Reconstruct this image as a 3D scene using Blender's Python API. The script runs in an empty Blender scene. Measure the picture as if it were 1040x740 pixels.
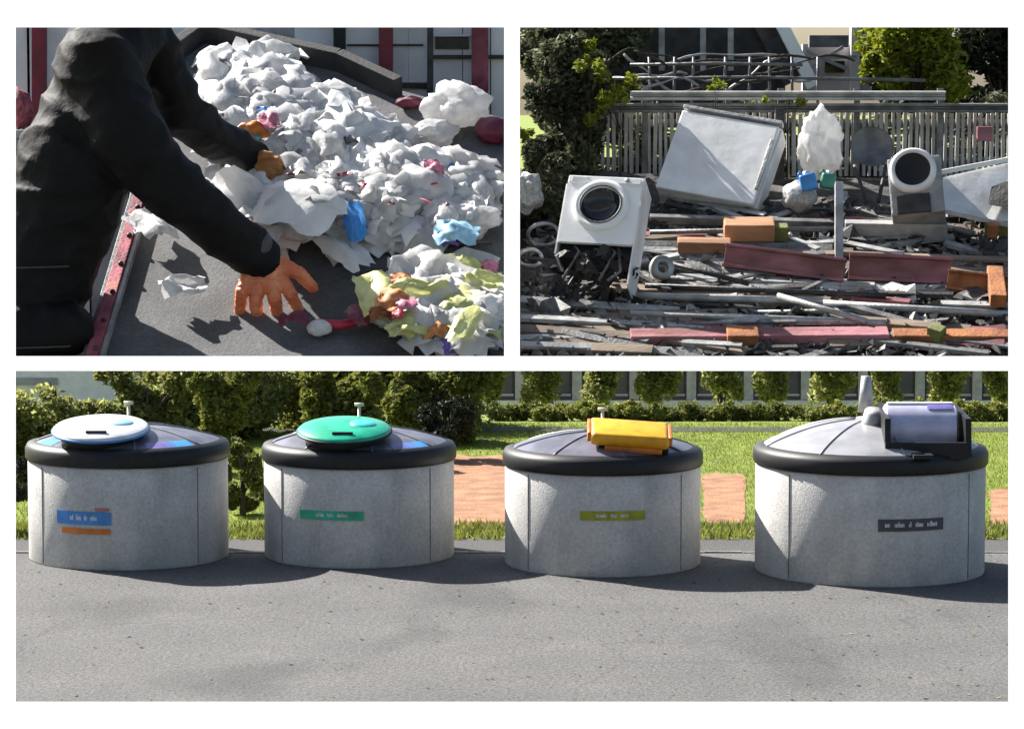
import bpy, bmesh, math, random
import numpy as np
from mathutils import Vector, Matrix, noise
R = math.radians
rnd = random.Random(7)
C = bpy.context.scene.collection
sc = bpy.context.scene

# ------------------------------------------------------------------ camera
CH, PITCH, F = 5.7, R(5.0), 3000.0          # eye height, downward pitch, focal length in photo pixels (1040 wide)
CAM = Vector((0, 0, CH))
cd = bpy.data.cameras.new('camera'); cam = bpy.data.objects.new('camera', cd); C.objects.link(cam)
cam.location = CAM; cam.rotation_euler = (R(90) - PITCH, 0, 0)
cd.sensor_fit = 'HORIZONTAL'; cd.sensor_width = 36; cd.lens = F / 1040 * 36
cd.clip_start = .5; cd.clip_end = 8000
sc.camera = cam
# ------------------------------------------------------------------ sky, sun, exposure
SUN_EL, SUN_AZ = R(40), R(-52)              # azimuth measured from +Y (away from camera), negative = left
SUN = Vector((math.sin(SUN_AZ) * math.cos(SUN_EL), math.cos(SUN_AZ) * math.cos(SUN_EL), math.sin(SUN_EL)))
w = bpy.data.worlds.new("World"); sc.world = w; w.use_nodes = True
nt = w.node_tree; bgn = nt.nodes['Background']
st = nt.nodes.new('ShaderNodeTexSky'); st.sky_type = 'NISHITA'; st.sun_disc = False
st.sun_elevation = SUN_EL; st.sun_rotation = SUN_AZ; st.air_density = 1.0; st.dust_density = 2.0; st.ozone_density = 1.0
nt.links.new(st.outputs[0], bgn.inputs[0]); bgn.inputs[1].default_value = .055
sl = bpy.data.lights.new('sun', 'SUN'); sl.energy = 5.0; sl.angle = R(.5); sl.color = (1, .96, .90)
so = bpy.data.objects.new('sun', sl); C.objects.link(so); so.location = (-20, 5, 40)
so.rotation_euler = (-SUN).to_track_quat('-Z', 'Y').to_euler()
sc.view_settings.view_transform = 'Standard'; sc.view_settings.look = 'None'
sc.view_settings.exposure = 1.62; sc.view_settings.gamma = 1

# ------------------------------------------------------------------ placing helpers
FW = Vector((0, math.cos(PITCH), -math.sin(PITCH))); UP = Vector((0, math.sin(PITCH), math.cos(PITCH)))
def ray(px, py): return Vector(((px - 520) / F, 0, 0)) + UP * (-(py - 370) / F) + FW
def at(px, py, D):
    d = ray(px, py); return CAM + d * (D / d.y)
def onpl(px, py, p0, n):
    d = ray(px, py); return CAM + d * ((p0 - CAM).dot(n) / d.dot(n))
def ground(px, py, z=0): return onpl(px, py, Vector((0, 0, z)), Vector((0, 0, 1)))
Z1 = 3.95                                      # level of the two raised decks
TLP, TLN = Vector((0, 20.3, Z1)), Vector((0, -math.sin(R(30)), math.cos(R(30))))
TRP, TRN = Vector((0, 20.3, Z1)), Vector((0, -math.sin(R(22)), math.cos(R(22))))
def tl(px, py, h=0): return onpl(px, py, TLP + TLN * h, TLN)
def tr(px, py, h=0): return onpl(px, py, TRP + TRN * h, TRN)

# ------------------------------------------------------------------ materials
MATS = {}
def mat(name, c, c2=None, rough=.7, scale=8, metal=0, bump=0, bscale=40, c3=None, island=0, spec=.5, detail=5, lo=.38, hi=.62, coords='Object', stretch=None, trans=0, speck=0, sscale=70):
    if name in MATS: return MATS[name]
    m = bpy.data.materials.new(name); m.use_nodes = True; n = m.node_tree; L = n.links
    b = n.nodes['Principled BSDF']; b.inputs['Roughness'].default_value = rough; b.inputs['Metallic'].default_value = metal
    b.inputs['Specular IOR Level'].default_value = spec
    tc = n.nodes.new('ShaderNodeTexCoord'); mp = n.nodes.new('ShaderNodeMapping')
    L.new(tc.outputs[coords], mp.inputs[0])
    if stretch: mp.inputs['Scale'].default_value = stretch
    c2 = c2 or tuple(x * .72 for x in c)
    nz = n.nodes.new('ShaderNodeTexNoise'); nz.inputs['Scale'].default_value = scale; nz.inputs['Detail'].default_value = detail
    L.new(mp.outputs[0], nz.inputs['Vector'])
    rp = n.nodes.new('ShaderNodeValToRGB'); e = rp.color_ramp.elements
    e[0].position = lo; e[0].color = (*c2, 1); e[1].position = hi; e[1].color = (*c, 1)
    if c3: q = e.new(min(.98, hi + .1)); q.color = (*c3, 1)
    L.new(nz.outputs['Fac'], rp.inputs[0]); out = rp.outputs[0]
    if speck:
        n3 = n.nodes.new('ShaderNodeTexNoise'); n3.inputs['Scale'].default_value = sscale; n3.inputs['Detail'].default_value = 3; L.new(mp.outputs[0], n3.inputs['Vector'])
        m3 = n.nodes.new('ShaderNodeMapRange'); m3.inputs['From Min'].default_value = .3; m3.inputs['From Max'].default_value = .7; m3.inputs['To Min'].default_value = 1 - speck; m3.inputs['To Max'].default_value = 1 + speck
        L.new(n3.outputs['Fac'], m3.inputs[0]); h3 = n.nodes.new('ShaderNodeHueSaturation'); L.new(m3.outputs[0], h3.inputs['Value']); L.new(out, h3.inputs['Color']); out = h3.outputs[0]
    if island:
        g = n.nodes.new('ShaderNodeNewGeometry'); hs = n.nodes.new('ShaderNodeHueSaturation')
        mr = n.nodes.new('ShaderNodeMapRange'); mr.inputs['To Min'].default_value = 1 - island; mr.inputs['To Max'].default_value = 1 + island
        L.new(g.outputs['Random Per Island'], mr.inputs[0]); L.new(mr.outputs[0], hs.inputs['Value']); L.new(out, hs.inputs['Color'])
        mh = n.nodes.new('ShaderNodeMapRange'); mh.inputs['To Min'].default_value = .475; mh.inputs['To Max'].default_value = .515
        L.new(g.outputs['Random Per Island'], mh.inputs[0]); L.new(mh.outputs[0], hs.inputs['Hue']); out = hs.outputs[0]
    L.new(out, b.inputs['Base Color'])
    if bump:
        n2 = n.nodes.new('ShaderNodeTexNoise'); n2.inputs['Scale'].default_value = bscale; n2.inputs['Detail'].default_value = 6
        L.new(mp.outputs[0], n2.inputs['Vector']); bp = n.nodes.new('ShaderNodeBump'); bp.inputs['Strength'].default_value = bump
        bp.inputs['Distance'].default_value = .02
        L.new(n2.outputs['Fac'], bp.inputs['Height']); L.new(bp.outputs[0], b.inputs['Normal'])
    if trans:
        tn = n.nodes.new('ShaderNodeBsdfTranslucent'); L.new(out, tn.inputs[0]); mx = n.nodes.new('ShaderNodeMixShader')
        mx.inputs[0].default_value = trans; L.new(b.outputs[0], mx.inputs[1]); L.new(tn.outputs[0], mx.inputs[2])
        L.new(mx.outputs[0], n.nodes['Material Output'].inputs[0])
    MATS[name] = m; return m
M_white = mat('white_paint', (.92, .89, .84), (.91, .88, .83), .6, 3)
M_asph = mat('asphalt', (.082, .080, .078), (.066, .065, .064), .92, .7, bump=.7, bscale=40, c3=(.096, .094, .092), detail=12, lo=.3, hi=.62, speck=.48, sscale=24)
M_conc = mat('bin_concrete', (.52, .505, .48), (.42, .41, .39), .85, 3, bump=.35, bscale=60, detail=10, lo=.3, hi=.7, speck=.14, sscale=26)
M_grass = mat('lawn_grass', (.17, .215, .015), (.12, .16, .012), .9, 2.2, bump=1, bscale=90, c3=(.22, .25, .03), detail=10)
M_blade = mat('grass_blades', (.20, .245, .016), (.14, .185, .012), .8, 3, island=.25, trans=.3)
M_soil = mat('red_brown_soil', (.30, .145, .07), (.19, .09, .045), .95, 3, bump=1, bscale=25, c3=(.35, .20, .11), detail=10)
M_gravel = mat('gravel_edge', (.075, .073, .07), (.04, .04, .04), .95, 30, bump=1, bscale=60)
M_leafL = mat('leaf_light_olive', (.27, .285, .085), (.18, .20, .06), .7, 1.5, island=.45, trans=.62)
M_leafM = mat('leaf_olive', (.20, .215, .04), (.11, .13, .024), .7, 1.5, island=.5, trans=.45)
M_leafD = mat('leaf_dark', (.035, .042, .014), (.015, .02, .008), .7, 1.5, island=.5, trans=.2)
M_leafY = mat('leaf_lime', (.24, .28, .015), (.16, .19, .012), .7, 1.5, island=.4, trans=.4)
M_leafG = mat('leaf_greyish', (.115, .125, .06), (.055, .062, .03), .75, 2, island=.6, trans=.3)
M_bark = mat('bark', (.07, .052, .035), (.03, .024, .018), .95, 14, bump=1, bscale=30, stretch=(1, 1, .25))
M_black = mat('black_plastic', (.014, .014, .015), (.01, .01, .011), .5, 8, spec=.3)
M_domeg = mat('grey_lid_plastic', (.14, .14, .175), (.10, .10, .125), .38, 3, bump=.05, bscale=6)
M_steel = mat('galvanised_steel', (.42, .42, .41), (.28, .28, .275), .5, 9, metal=.35, bump=.15)
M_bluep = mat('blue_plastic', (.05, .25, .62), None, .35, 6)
M_skyb = mat('pale_blue_plastic', (.35, .62, .8), None, .35, 6)
M_greenp = mat('green_plastic', (.012, .38, .22), (.01, .29, .17), .3, 5)
M_cyanp = mat('turquoise_plastic', (.05, .55, .55), None, .3, 6)
M_yell = mat('amber_plastic', (.74, .36, .008), (.66, .29, .008), .4, 5)
M_orng = mat('orange_plastic', (.62, .17, .02), None, .4, 5)
M_lav = mat('lavender_grey_metal', (.50, .49, .62), (.40, .39, .50), .35, 5, metal=.2)
M_whitep = mat('white_plastic', (.7, .71, .73), (.6, .61, .63), .4, 5)
M_purp = mat('purple_sticker_and_reflection', (.16, .13, .36), None, .4, 6)  # also colours the sky reflections painted on the lids
M_ygreen = mat('yellow_green_sign', (.30, .32, .01), None, .5, 6)
M_dgrey = mat('dark_grey_sign', (.055, .055, .06), None, .5, 6)
M_pinkred = mat('faded_red_print', (.5, .16, .16), None, .6, 6)
M_lamp = mat('pale_post_paint', (.62, .6, .42), None, .6, 6)
M_wallp = mat('sky_backdrop_render', (.86, .80, .88), (.76, .70, .78), .9, 4)
M_bgrey = mat('dark_facade_panel', (.085, .075, .095), (.065, .058, .072), .8, 2)
M_bluegrey = mat('blue_grey_shutter', (.085, .075, .105), (.065, .058, .08), .85, 2)
M_mid = mat('grey_facade_pillar', (.40, .365, .43), (.31, .285, .34), .8, 5)
M_lite = mat('pale_plinth', (.66, .61, .66), (.52, .48, .52), .8, 5)
M_glass = mat('dark_window_glass', (.02, .022, .026), None, .12, 4)
# sorting-place materials
M_belt = mat('worn_rubber_belt', (.115, .115, .117), (.06, .06, .062), .8, 1.6, bump=.22, bscale=45, detail=10, speck=.2, sscale=30)
M_beltd = mat('dark_rubber', (.03, .03, .031), (.018, .018, .018), .8, 5, bump=.3)
M_paper = mat('white_paper', (.82, .815, .80), (.70, .695, .68), .85, 2.5, bump=.4, bscale=7, c3=(.85, .845, .83), trans=.22)
M_paperg = mat('grey_paper', (.40, .40, .40), (.28, .28, .28), .85, 3, bump=.4, bscale=8)
M_film = mat('translucent_bag_film', (.8, .795, .79), (.64, .635, .63), .3, 2.5, bump=.3, bscale=6, trans=.5)
M_nylon = mat('black_nylon', (.006, .006, .0065), (.004, .004, .0045), .68, 5, bump=.9, bscale=7, spec=.2)
M_nylong = mat('worn_nylon_seam', (.05, .05, .052), None, .6, 5)
M_cloth = mat('dark_trousers', (.02, .02, .025), None, .9, 9, bump=.3)
M_skin = mat('skin', (.45, .26, .18), (.4, .22, .15), .6, 12)
M_hair = mat('dark_hair', (.02, .014, .01), None, .6, 40, stretch=(1, 1, .2))
M_glove = mat('orange_rubber_glove', (.74, .24, .10), (.60, .15, .055), .42, 7, bump=.5, bscale=26, c3=(.82, .42, .22))
M_glovep = mat('tan_glove_palm', (.42, .2, .07), (.3, .13, .04), .7, 8, bump=.4, bscale=30)
M_rust = mat('flaking_red_paint', (.42, .10, .13), (.16, .03, .045), .7, 3.5, bump=.4, c3=(.45, .21, .08), detail=8)
M_redp = mat('dark_red_paint', (.19, .012, .03), (.11, .008, .018), .55, 5)
M_pinkw = mat('pink_wrapper', (.6, .22, .30), (.42, .1, .16), .5, 7)
M_red = mat('red_wrapper', (.6, .03, .06), (.4, .02, .05), .5, 7)
M_mar = mat('maroon_plastic', (.16, .015, .04), (.1, .01, .025), .5, 7)
M_yg = mat('pale_yellow_bag', (.68, .68, .33), (.5, .52, .18), .5, 4, bump=.3, bscale=8, c3=(.76, .74, .5), trans=.2)
M_orgs = mat('orange_peel_paper', (.62, .26, .09), (.42, .15, .05), .7, 7)
M_wallg = mat('grey_shed_panel', (.78, .77, .75), (.62, .61, .6), .75, 2.5)
M_vio = mat('violet_wrapper', (.14, .1, .42), (.08, .05, .28), .45, 9)
# scrap materials
M_enam = mat('white_enamel', (.86, .855, .84), (.80, .795, .78), .35, 4, bump=.05)
M_enamd = mat('dirty_white_enamel', (.78, .775, .76), (.62, .61, .59), .5, 5, bump=.15, bscale=9, lo=.3, hi=.6)
M_dirt = mat('dark_dirt', (.085, .078, .07), (.045, .042, .038), .95, 4, bump=1, bscale=20, detail=10)
M_scrapd = mat('dark_scrap_metal', (.055, .052, .05), (.028, .026, .025), .6, 9, metal=.3, bump=.3)
M_scrapg = mat('grey_scrap_metal', (.19, .19, .185), (.1, .1, .098), .55, 7, metal=.3, bump=.3)
M_scrapl = mat('light_scrap_metal', (.42, .42, .41), (.26, .26, .25), .5, 7, metal=.3, bump=.25)
M_pinkb = mat('faded_red_beam_paint', (.42, .17, .20), (.17, .065, .06), .75, 4, bump=.4, c3=(.48, .25, .27), detail=8, stretch=(.4, 1, 1))
M_rustb = mat('rusty_orange_steel', (.34, .13, .04), (.18, .06, .02), .8, 6, bump=.4, detail=8)
M_tan = mat('raw_timber', (.42, .22, .11), (.22, .11, .055), .8, 5, bump=.3, stretch=(.3, 2, 2))
M_teal = mat('teal_plastic', (.05, .25, .18), None, .4, 6)
M_olive = mat('mossy_timber', (.16, .17, .05), (.1, .11, .03), .85, 8, bump=.4)
M_fence = mat('weathered_grey_slat', (.56, .54, .50), (.38, .365, .34), .85, 6, bump=.3, stretch=(1, 1, .3))

def overlay(m, kind, dark, **kw):
    n = m.node_tree; L = n.links; b = n.nodes['Principled BSDF']; src = b.inputs['Base Color'].links[0].from_socket
    tc = n.nodes.new('ShaderNodeTexCoord'); mp = n.nodes.new('ShaderNodeMapping'); mp.inputs['Scale'].default_value = kw.get('stretch', (1, 1, 1)); L.new(tc.outputs['Object'], mp.inputs[0])
    if kind == 'cracks':
        nz = n.nodes.new('ShaderNodeTexNoise'); nz.inputs['Scale'].default_value = 1.3; L.new(mp.outputs[0], nz.inputs['Vector'])
        mx = n.nodes.new('ShaderNodeMixRGB'); mx.inputs[0].default_value = .35; L.new(mp.outputs[0], mx.inputs[1]); L.new(nz.outputs['Color'], mx.inputs[2])
        t = n.nodes.new('ShaderNodeTexVoronoi'); t.feature = 'DISTANCE_TO_EDGE'; t.inputs['Scale'].default_value = kw['scale']; L.new(mx.outputs[0], t.inputs['Vector']); out = t.outputs['Distance']
    else:
        t = n.nodes.new('ShaderNodeTexNoise'); t.inputs['Scale'].default_value = kw['scale']; t.inputs['Detail'].default_value = 7; L.new(mp.outputs[0], t.inputs['Vector']); out = t.outputs['Fac']
    r = n.nodes.new('ShaderNodeMapRange'); r.inputs['From Min'].default_value = kw['a']; r.inputs['From Max'].default_value = kw['b']; r.inputs['To Min'].default_value = dark; r.inputs['To Max'].default_value = 1; L.new(out, r.inputs[0])
    h = n.nodes.new('ShaderNodeHueSaturation'); L.new(r.outputs[0], h.inputs['Value']); L.new(src, h.inputs['Color']); L.new(h.outputs[0], b.inputs['Base Color'])
overlay(M_asph, 'cracks', .74, scale=.33, a=.0, b=.006); overlay(M_asph, 'stain', .72, scale=.55, a=.34, b=.44, stretch=(1, .45, 1))
overlay(M_conc, 'stain', .88, scale=1.0, a=.36, b=.56, stretch=(3, 3, .7)); overlay(M_enamd, 'stain', .86, scale=2.2, a=.36, b=.5, stretch=(2, 2, .7)); overlay(M_yell, 'stain', .8, scale=4, a=.36, b=.5)
overlay(M_domeg, 'stain', .75, scale=3, a=.38, b=.52); overlay(M_greenp, 'stain', .82, scale=4, a=.38, b=.5); overlay(M_whitep, 'stain', .85, scale=4, a=.38, b=.5)
# ------------------------------------------------------------------ mesh helpers
def mesh_obj(name, bm, m, parent=None, smooth=False):
    me = bpy.data.meshes.new(name); bmesh.ops.recalc_face_normals(bm, faces=bm.faces[:]); bm.to_mesh(me); bm.free()
    return link(name, me, m, parent, smooth)
def link(name, me, m, parent=None, smooth=False):
    for mm in (m if isinstance(m, (list, tuple)) else [m]): me.materials.append(mm)
    if smooth:
        for p in me.polygons: p.use_smooth = True
    o = bpy.data.objects.new(name, me); C.objects.link(o)
    if parent is not None: o.parent = parent
    return o
def fast_mesh(name, V, T):
    me = bpy.data.meshes.new(name); V = np.ascontiguousarray(V, np.float32); T = np.ascontiguousarray(T, np.int32)
    me.vertices.add(len(V)); me.vertices.foreach_set('co', V.ravel()); me.loops.add(T.size); me.loops.foreach_set('vertex_index', T.ravel())
    me.polygons.add(len(T)); me.polygons.foreach_set('loop_start', np.arange(0, T.size, 3, dtype=np.int32)); me.update(calc_edges=True); return me
def tag(o, label, cat, group=None, kind=None):
    o['label'] = label; o['category'] = cat
    if group: o['group'] = group
    if kind: o['kind'] = kind
    return o
def struct(o): o['kind'] = 'structure'; return o
def empty(name, loc, label, cat, group=None, rot=(0, 0, 0)):
    o = bpy.data.objects.new(name, None); C.objects.link(o); o.location = loc; o.rotation_euler = rot; o.empty_display_size = .1
    return tag(o, label, cat, group)
def relink(o, root):                       # keep world placement while parenting
    o.parent = root; o.matrix_parent_inverse = world(root).inverted()
def world(o): return (world(o.parent) @ o.matrix_parent_inverse if o.parent else Matrix()) @ o.matrix_basis
def box(bm, c, s, M=None, bev=0):
    r = bmesh.ops.create_cube(bm, size=1); vs = r['verts']
    bmesh.ops.scale(bm, vec=s, verts=vs)
    if bev:
        es = list({e for v in vs for e in v.link_edges})
        rr = bmesh.ops.bevel(bm, geom=es, offset=bev, segments=2, profile=.6, affect='EDGES', clamp_overlap=True)
        vs = list({v for f in rr['faces'] for v in f.verts} | {v for v in vs if v.is_valid})
        seen = set(vs); st_ = list(vs)
        while st_:
            v = st_.pop()
            for e in v.link_edges:
                ov = e.other_vert(v)
                if ov not in seen: seen.add(ov); st_.append(ov)
        vs = list(seen)
    bmesh.ops.translate(bm, vec=c, verts=vs)
    if M is not None: bmesh.ops.transform(bm, matrix=M, verts=vs)
    return vs
def frame_ab(A, B, upv=Vector((0, 0, 1))):   # matrix: local x along AB, z near upv, origin mid
    x = (B - A).normalized(); y = upv.cross(x).normalized(); z = x.cross(y)
    M = Matrix((x, y, z)).transposed().to_4x4(); M.translation = (A + B) / 2; return M
def bar(bm, A, B, wd, ht, bev=0, upv=Vector((0, 0, 1))):
    return box(bm, (0, 0, 0), ((B - A).length, wd, ht), frame_ab(A, B, upv), bev)
def tube(bm, pts, rad, seg=10, caps=True):
    pts = [Vector(p) for p in pts]; rs = rad if isinstance(rad, (list, tuple)) else [rad] * len(pts); rings = []
    for i, p in enumerate(pts):
        d = (pts[min(i + 1, len(pts) - 1)] - pts[max(i - 1, 0)]).normalized()
        a = d.cross(Vector((0, 0, 1)) if abs(d.z) < .9 else Vector((1, 0, 0))).normalized(); b = d.cross(a)
        rings.append([bm.verts.new(p + (a * math.cos(t) + b * math.sin(t)) * rs[i]) for t in (2 * math.pi * k / seg for k in range(seg))])
    for r0, r1 in zip(rings, rings[1:]):
        for k in range(seg): bm.faces.new((r0[k], r0[(k + 1) % seg], r1[(k + 1) % seg], r1[k]))
    if caps:
        bm.faces.new(rings[0][::-1]); bm.faces.new(rings[-1])
def lathe(bm, prof, seg=48, M=None, a0=0, a1=2 * math.pi):
    full = abs(a1 - a0 - 2 * math.pi) < 1e-6; rings = []
    for r, z in prof:
        if r < 1e-5 and full: rings.append([bm.verts.new((0, 0, z))]); continue
        n_ = seg if full else seg + 1
        rings.append([bm.verts.new((r * math.cos(a0 + (a1 - a0) * k / seg), r * math.sin(a0 + (a1 - a0) * k / seg), z)) for k in range(n_)])
    for A, B in zip(rings, rings[1:]):
        n_ = max(len(A), len(B)); rng = range(n_) if full else range(n_ - 1)
        for k in rng:
            k2 = (k + 1) % n_
            if len(A) == 1 and len(B) == 1: continue
            if len(A) == 1: bm.faces.new((A[0], B[k], B[k2]))
            elif len(B) == 1: bm.faces.new((A[k], A[k2], B[0]))
            else: bm.faces.new((A[k], A[k2], B[k2], B[k]))
    if M is not None: bmesh.ops.transform(bm, matrix=M, verts=[v for r in rings for v in r])
def sheet(name, pts, m, z=None):
    bm = bmesh.new(); bm.faces.new([bm.verts.new((p[0], p[1], p[2] if z is None else z)) for p in pts])
    return mesh_obj(name, bm, m)
def prism(bm, pts, vec):
    a = [bm.verts.new(p) for p in pts]; b = [bm.verts.new(Vector(p) + Vector(vec)) for p in pts]; n_ = len(a)
    bm.faces.new(a); bm.faces.new(b[::-1])
    for i in range(n_): bm.faces.new((a[i], b[i], b[(i + 1) % n_], a[(i + 1) % n_]))
_crum = {}
def blob_mesh(name, caps, voxel, m, parent=None, sm=6, wrinkle=0, wscale=.3):
    """one continuous skin: tapered capsules fused by a voxel remesh, then smoothed"""
    if 'ico' not in _crum:
        b_ = bmesh.new(); bmesh.ops.create_icosphere(b_, subdivisions=3, radius=1); b_.verts.index_update()
        _crum['ico'] = (np.array([v.co[:] for v in b_.verts]), np.array([[v.index for v in f.verts] for f in b_.faces])); b_.free()
    iv, it = _crum['ico']; V, T, k = [], [], 0
    for (p0, r0, p1, r1) in caps:
        p0, p1 = Vector(p0), Vector(p1); n_ = min(16, max(2, int((p1 - p0).length / (min(r0, r1) * .4)) + 1))
        for i in range(n_ + 1):
            t = i / n_; V.append(iv * (r0 + (r1 - r0) * t) + np.array(p0.lerp(p1, t))); T.append(it + k); k += len(iv)
    o = link(name, fast_mesh(name, np.concatenate(V), np.concatenate(T)), m)
    r_ = o.modifiers.new('remesh', 'REMESH'); r_.mode = 'VOXEL'; r_.voxel_size = voxel
    s_ = o.modifiers.new('smooth', 'SMOOTH'); s_.iterations = sm; s_.factor = .5
    C.objects.unlink(o); tsc = bpy.data.scenes.new('work'); tsc.collection.objects.link(o)
    tsc.view_layers[0].update(); dg = tsc.view_layers[0].depsgraph; me = bpy.data.meshes.new_from_object(o.evaluated_get(dg)); bpy.data.scenes.remove(tsc)
    bpy.data.objects.remove(o)
    if wrinkle:
        me.calc_loop_triangles() if False else None
        for v in me.vertices:
            q = v.co / wscale; a = noise.noise(Vector((q.x * 1.0, q.y, q.z * 2.2))); b = noise.noise(q * 2.3 + Vector((5, 1, 2)))
            v.co += v.normal * wrinkle * ((1 - abs(a)) ** 3 * 1.2 + .5 * (1 - abs(b)) ** 4 - .6)
    me.materials.clear()
    return link(name, me, m, parent, True)
def leaves(name, blobs, n, size, m, parent=None, seed=1, shell=.74, squash=1.0):
    """crown of many small folded leaf faces spread through uneven clumps"""
    r_ = random.Random(seed); V, Fc = [], []
    wts = [b[1] ** 2 for b in blobs]; sub = []
    for b in blobs:                                         # sub-clumps with gaps between
        for _ in range(max(5, int(9 * b[1] / max(x[1] for x in blobs)) + 4)):
            d = Vector((r_.gauss(0, 1), r_.gauss(0, 1), r_.gauss(0, 1))).normalized()
            sub.append((Vector(b[0]) + d * b[1] * r_.uniform(.45, .95), b[1] * r_.uniform(.28, .5)))
    g = np.random.default_rng(seed); allb = sub + [(Vector(b[0]), b[1]) for b in blobs]
    pr_ = np.array([.82 / len(sub)] * len(sub) + [.18 * w_ / sum(wts) for w_ in wts]); ix = g.choice(len(allb), n, p=pr_ / pr_.sum())
    cc = np.array([tuple(b[0]) for b in allb])[ix]; rr = np.array([b[1] for b in allb])[ix]
    def unit(a): return a / np.linalg.norm(a, axis=1, keepdims=True)
    d = unit(g.normal(size=(n, 3))); d[:, 2] *= squash
    p = cc + d * (rr * (shell + (1 - shell) * g.random(n)))[:, None]
    sz = (size * g.uniform(.6, 1.4, n))[:, None]; u = unit(g.normal(size=(n, 3)) * (1, 1, .7)); v = unit(np.cross(u, g.normal(size=(n, 3)))); nn = np.cross(u, v)
    V = np.stack([p - u * sz, p + v * sz * .45 + nn * sz * .15, p + u * sz, p - v * sz * .45 + nn * sz * .15], 1).reshape(-1, 3)
    b4 = np.arange(n)[:, None] * 4; Fc = np.concatenate([b4 + (0, 1, 2), b4 + (0, 2, 3)], 1).reshape(-1, 3)
    me = fast_mesh(name, V, Fc)
    o = link(name, me, m, parent); o['kind'] = 'stuff'; return o
def tree(name, base, height, blobs, n, leaf, m, label, cat='tree', group=None, tr_=.06, seed=1, lean=0):
    root = empty(name, base, label, cat, group); r_ = random.Random(seed)
    bm = bmesh.new(); top = Vector((lean, 0, height))
    tube(bm, [Vector((0, 0, -.02)), Vector((lean * .2, 0, height * .35)), Vector((lean * .6, .02, height * .7)), top], [tr_, tr_ * .8, tr_ * .5, tr_ * .2], 9)
    for b in blobs:
        s = Vector((lean * .4, 0, min(height * .55, max(.05, b[0][2] * .6)))); e = Vector(b[0]); mid = s.lerp(e, .5) + Vector((0, 0, .05))
        tube(bm, [s, mid, e], [tr_ * .45, tr_ * .3, tr_ * .1], 6)
    mesh_obj('trunk', bm, M_bark, root, True)
    leaves('crown', blobs, n, leaf, m, root, seed); return root
def crumple(seed, n=5, amp=.22, edge=.18, soft=False):
    """irregular crumpled sheet about 1 unit across, 2*n*n triangles"""
    k = (seed, n, amp, edge, soft)
    if k in _crum: return _crum[k]
    r_ = random.Random(seed); bm = bmesh.new(); g = []
    asp = r_.uniform(.6, 1); 
    for j in range(n + 1):
        row = []
        for i in range(n + 1):
            u, v = i / n - .5, j / n - .5
            if soft: a_ = 2 * u; b_ = 2 * v; k2 = .35; u = .5 * (a_ * (1 - k2) + k2 * a_ * math.sqrt(max(0, 1 - b_ * b_ / 2))); v = .5 * (b_ * (1 - k2) + k2 * b_ * math.sqrt(max(0, 1 - a_ * a_ / 2)))
            v *= asp
            f = edge if (i in (0, n) or j in (0, n)) else .05
            if soft:
                q = Vector((u, v, 0)); w1 = noise.noise(Vector((u * 2.2, v * 2.2, seed * 7.3))); w2 = noise.noise(Vector((u * 5.5, v * 5.5, seed * 3.1 + 9)))
                h = amp * 1.6 * w1 + amp * 1.5 * (.35 - abs(w2)) - .55 * (u * u + v * v)
            else: h = noise.noise(Vector((u * 3.1, v * 3.1, seed * 7.3))) * amp * 1.2 + noise.noise(Vector((u * 7, v * 7, seed * 3.1))) * amp * .7 + r_.uniform(-amp, amp) * .35
            row.append(bm.verts.new((u + r_.uniform(-f, f), v + r_.uniform(-f, f), h)))
        g.append(row)
    for j in range(n):
        for i in range(n):
            q = (g[j][i], g[j][i + 1], g[j + 1][i + 1], g[j + 1][i])
            if r_.random() < .5: bm.faces.new((q[0], q[1], q[2])); bm.faces.new((q[0], q[2], q[3]))
            else: bm.faces.new((q[0], q[1], q[3])); bm.faces.new((q[1], q[2], q[3]))
    me = bpy.data.meshes.new('crumpled_sheet'); bm.to_mesh(me); bm.free(); _crum[k] = me
    if soft: me.polygons.foreach_set('use_smooth', [True] * len(me.polygons))
    return me
def lump(seed, m, sub=3, amp=.3):
    """closed crumpled ball of paper or bag, unit radius"""
    bm = bmesh.new(); bmesh.ops.create_icosphere(bm, subdivisions=sub, radius=1)
    for v in bm.verts:
        a = noise.noise(v.co * 1.6 + Vector((seed * 3.7, 0, 0))); b = noise.noise(v.co * 4 + Vector((0, seed * 2.1, 0)))
        v.co *= 1 + amp * a + amp * .8 * (abs(b) - .3)
    return bm
PLR = Matrix((Vector((1, 0, 0)), TLN.cross(Vector((1, 0, 0))), TLN)).transposed()      # ramp frame (x right, y up-slope, z out)
PRR = Matrix((Vector((1, 0, 0)), TRN.cross(Vector((1, 0, 0))), TRN)).transposed()

# ================================================================== SETTING: ground of the bin yard
bm = bmesh.new()
xs = [-900, -300, -100, -40, -20, -10, 0, 10, 20, 40, 100, 300, 900]; ys = [-200, -20, 0, 10, 20, 30, 40, 46, 50, 53, 57, 62, 68, 76, 85, 95, 120, 200, 500, 1500, 4000]
def tz(y): return 0 if y <= 53 else (-7 * (lambda t: t * t * (3 - 2 * t))(min(1, (y - 53) / 34)))
gv = [[bm.verts.new((x, y, tz(y))) for x in xs] for y in ys]
for j in range(len(ys) - 1):
    for i in range(len(xs) - 1): bm.faces.new((gv[j][i], gv[j][i + 1], gv[j + 1][i + 1], gv[j + 1][i]))
struct(mesh_obj('lawn', bm, M_grass))
yr = ground(0, 562).y
bm = bmesh.new(); bv = [[bm.verts.new((x, y, .006)) for x in (-60, -20, 0, 20, 60)] for y in (-30, 0, 15, 30, yr)]
for j in range(4):
    for i in range(4): bm.faces.new((bv[j][i], bv[j][i + 1], bv[j + 1][i + 1], bv[j + 1][i]))
struct(mesh_obj('asphalt_yard', bm, M_asph))
y1 = ground(0, 547).y
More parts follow.
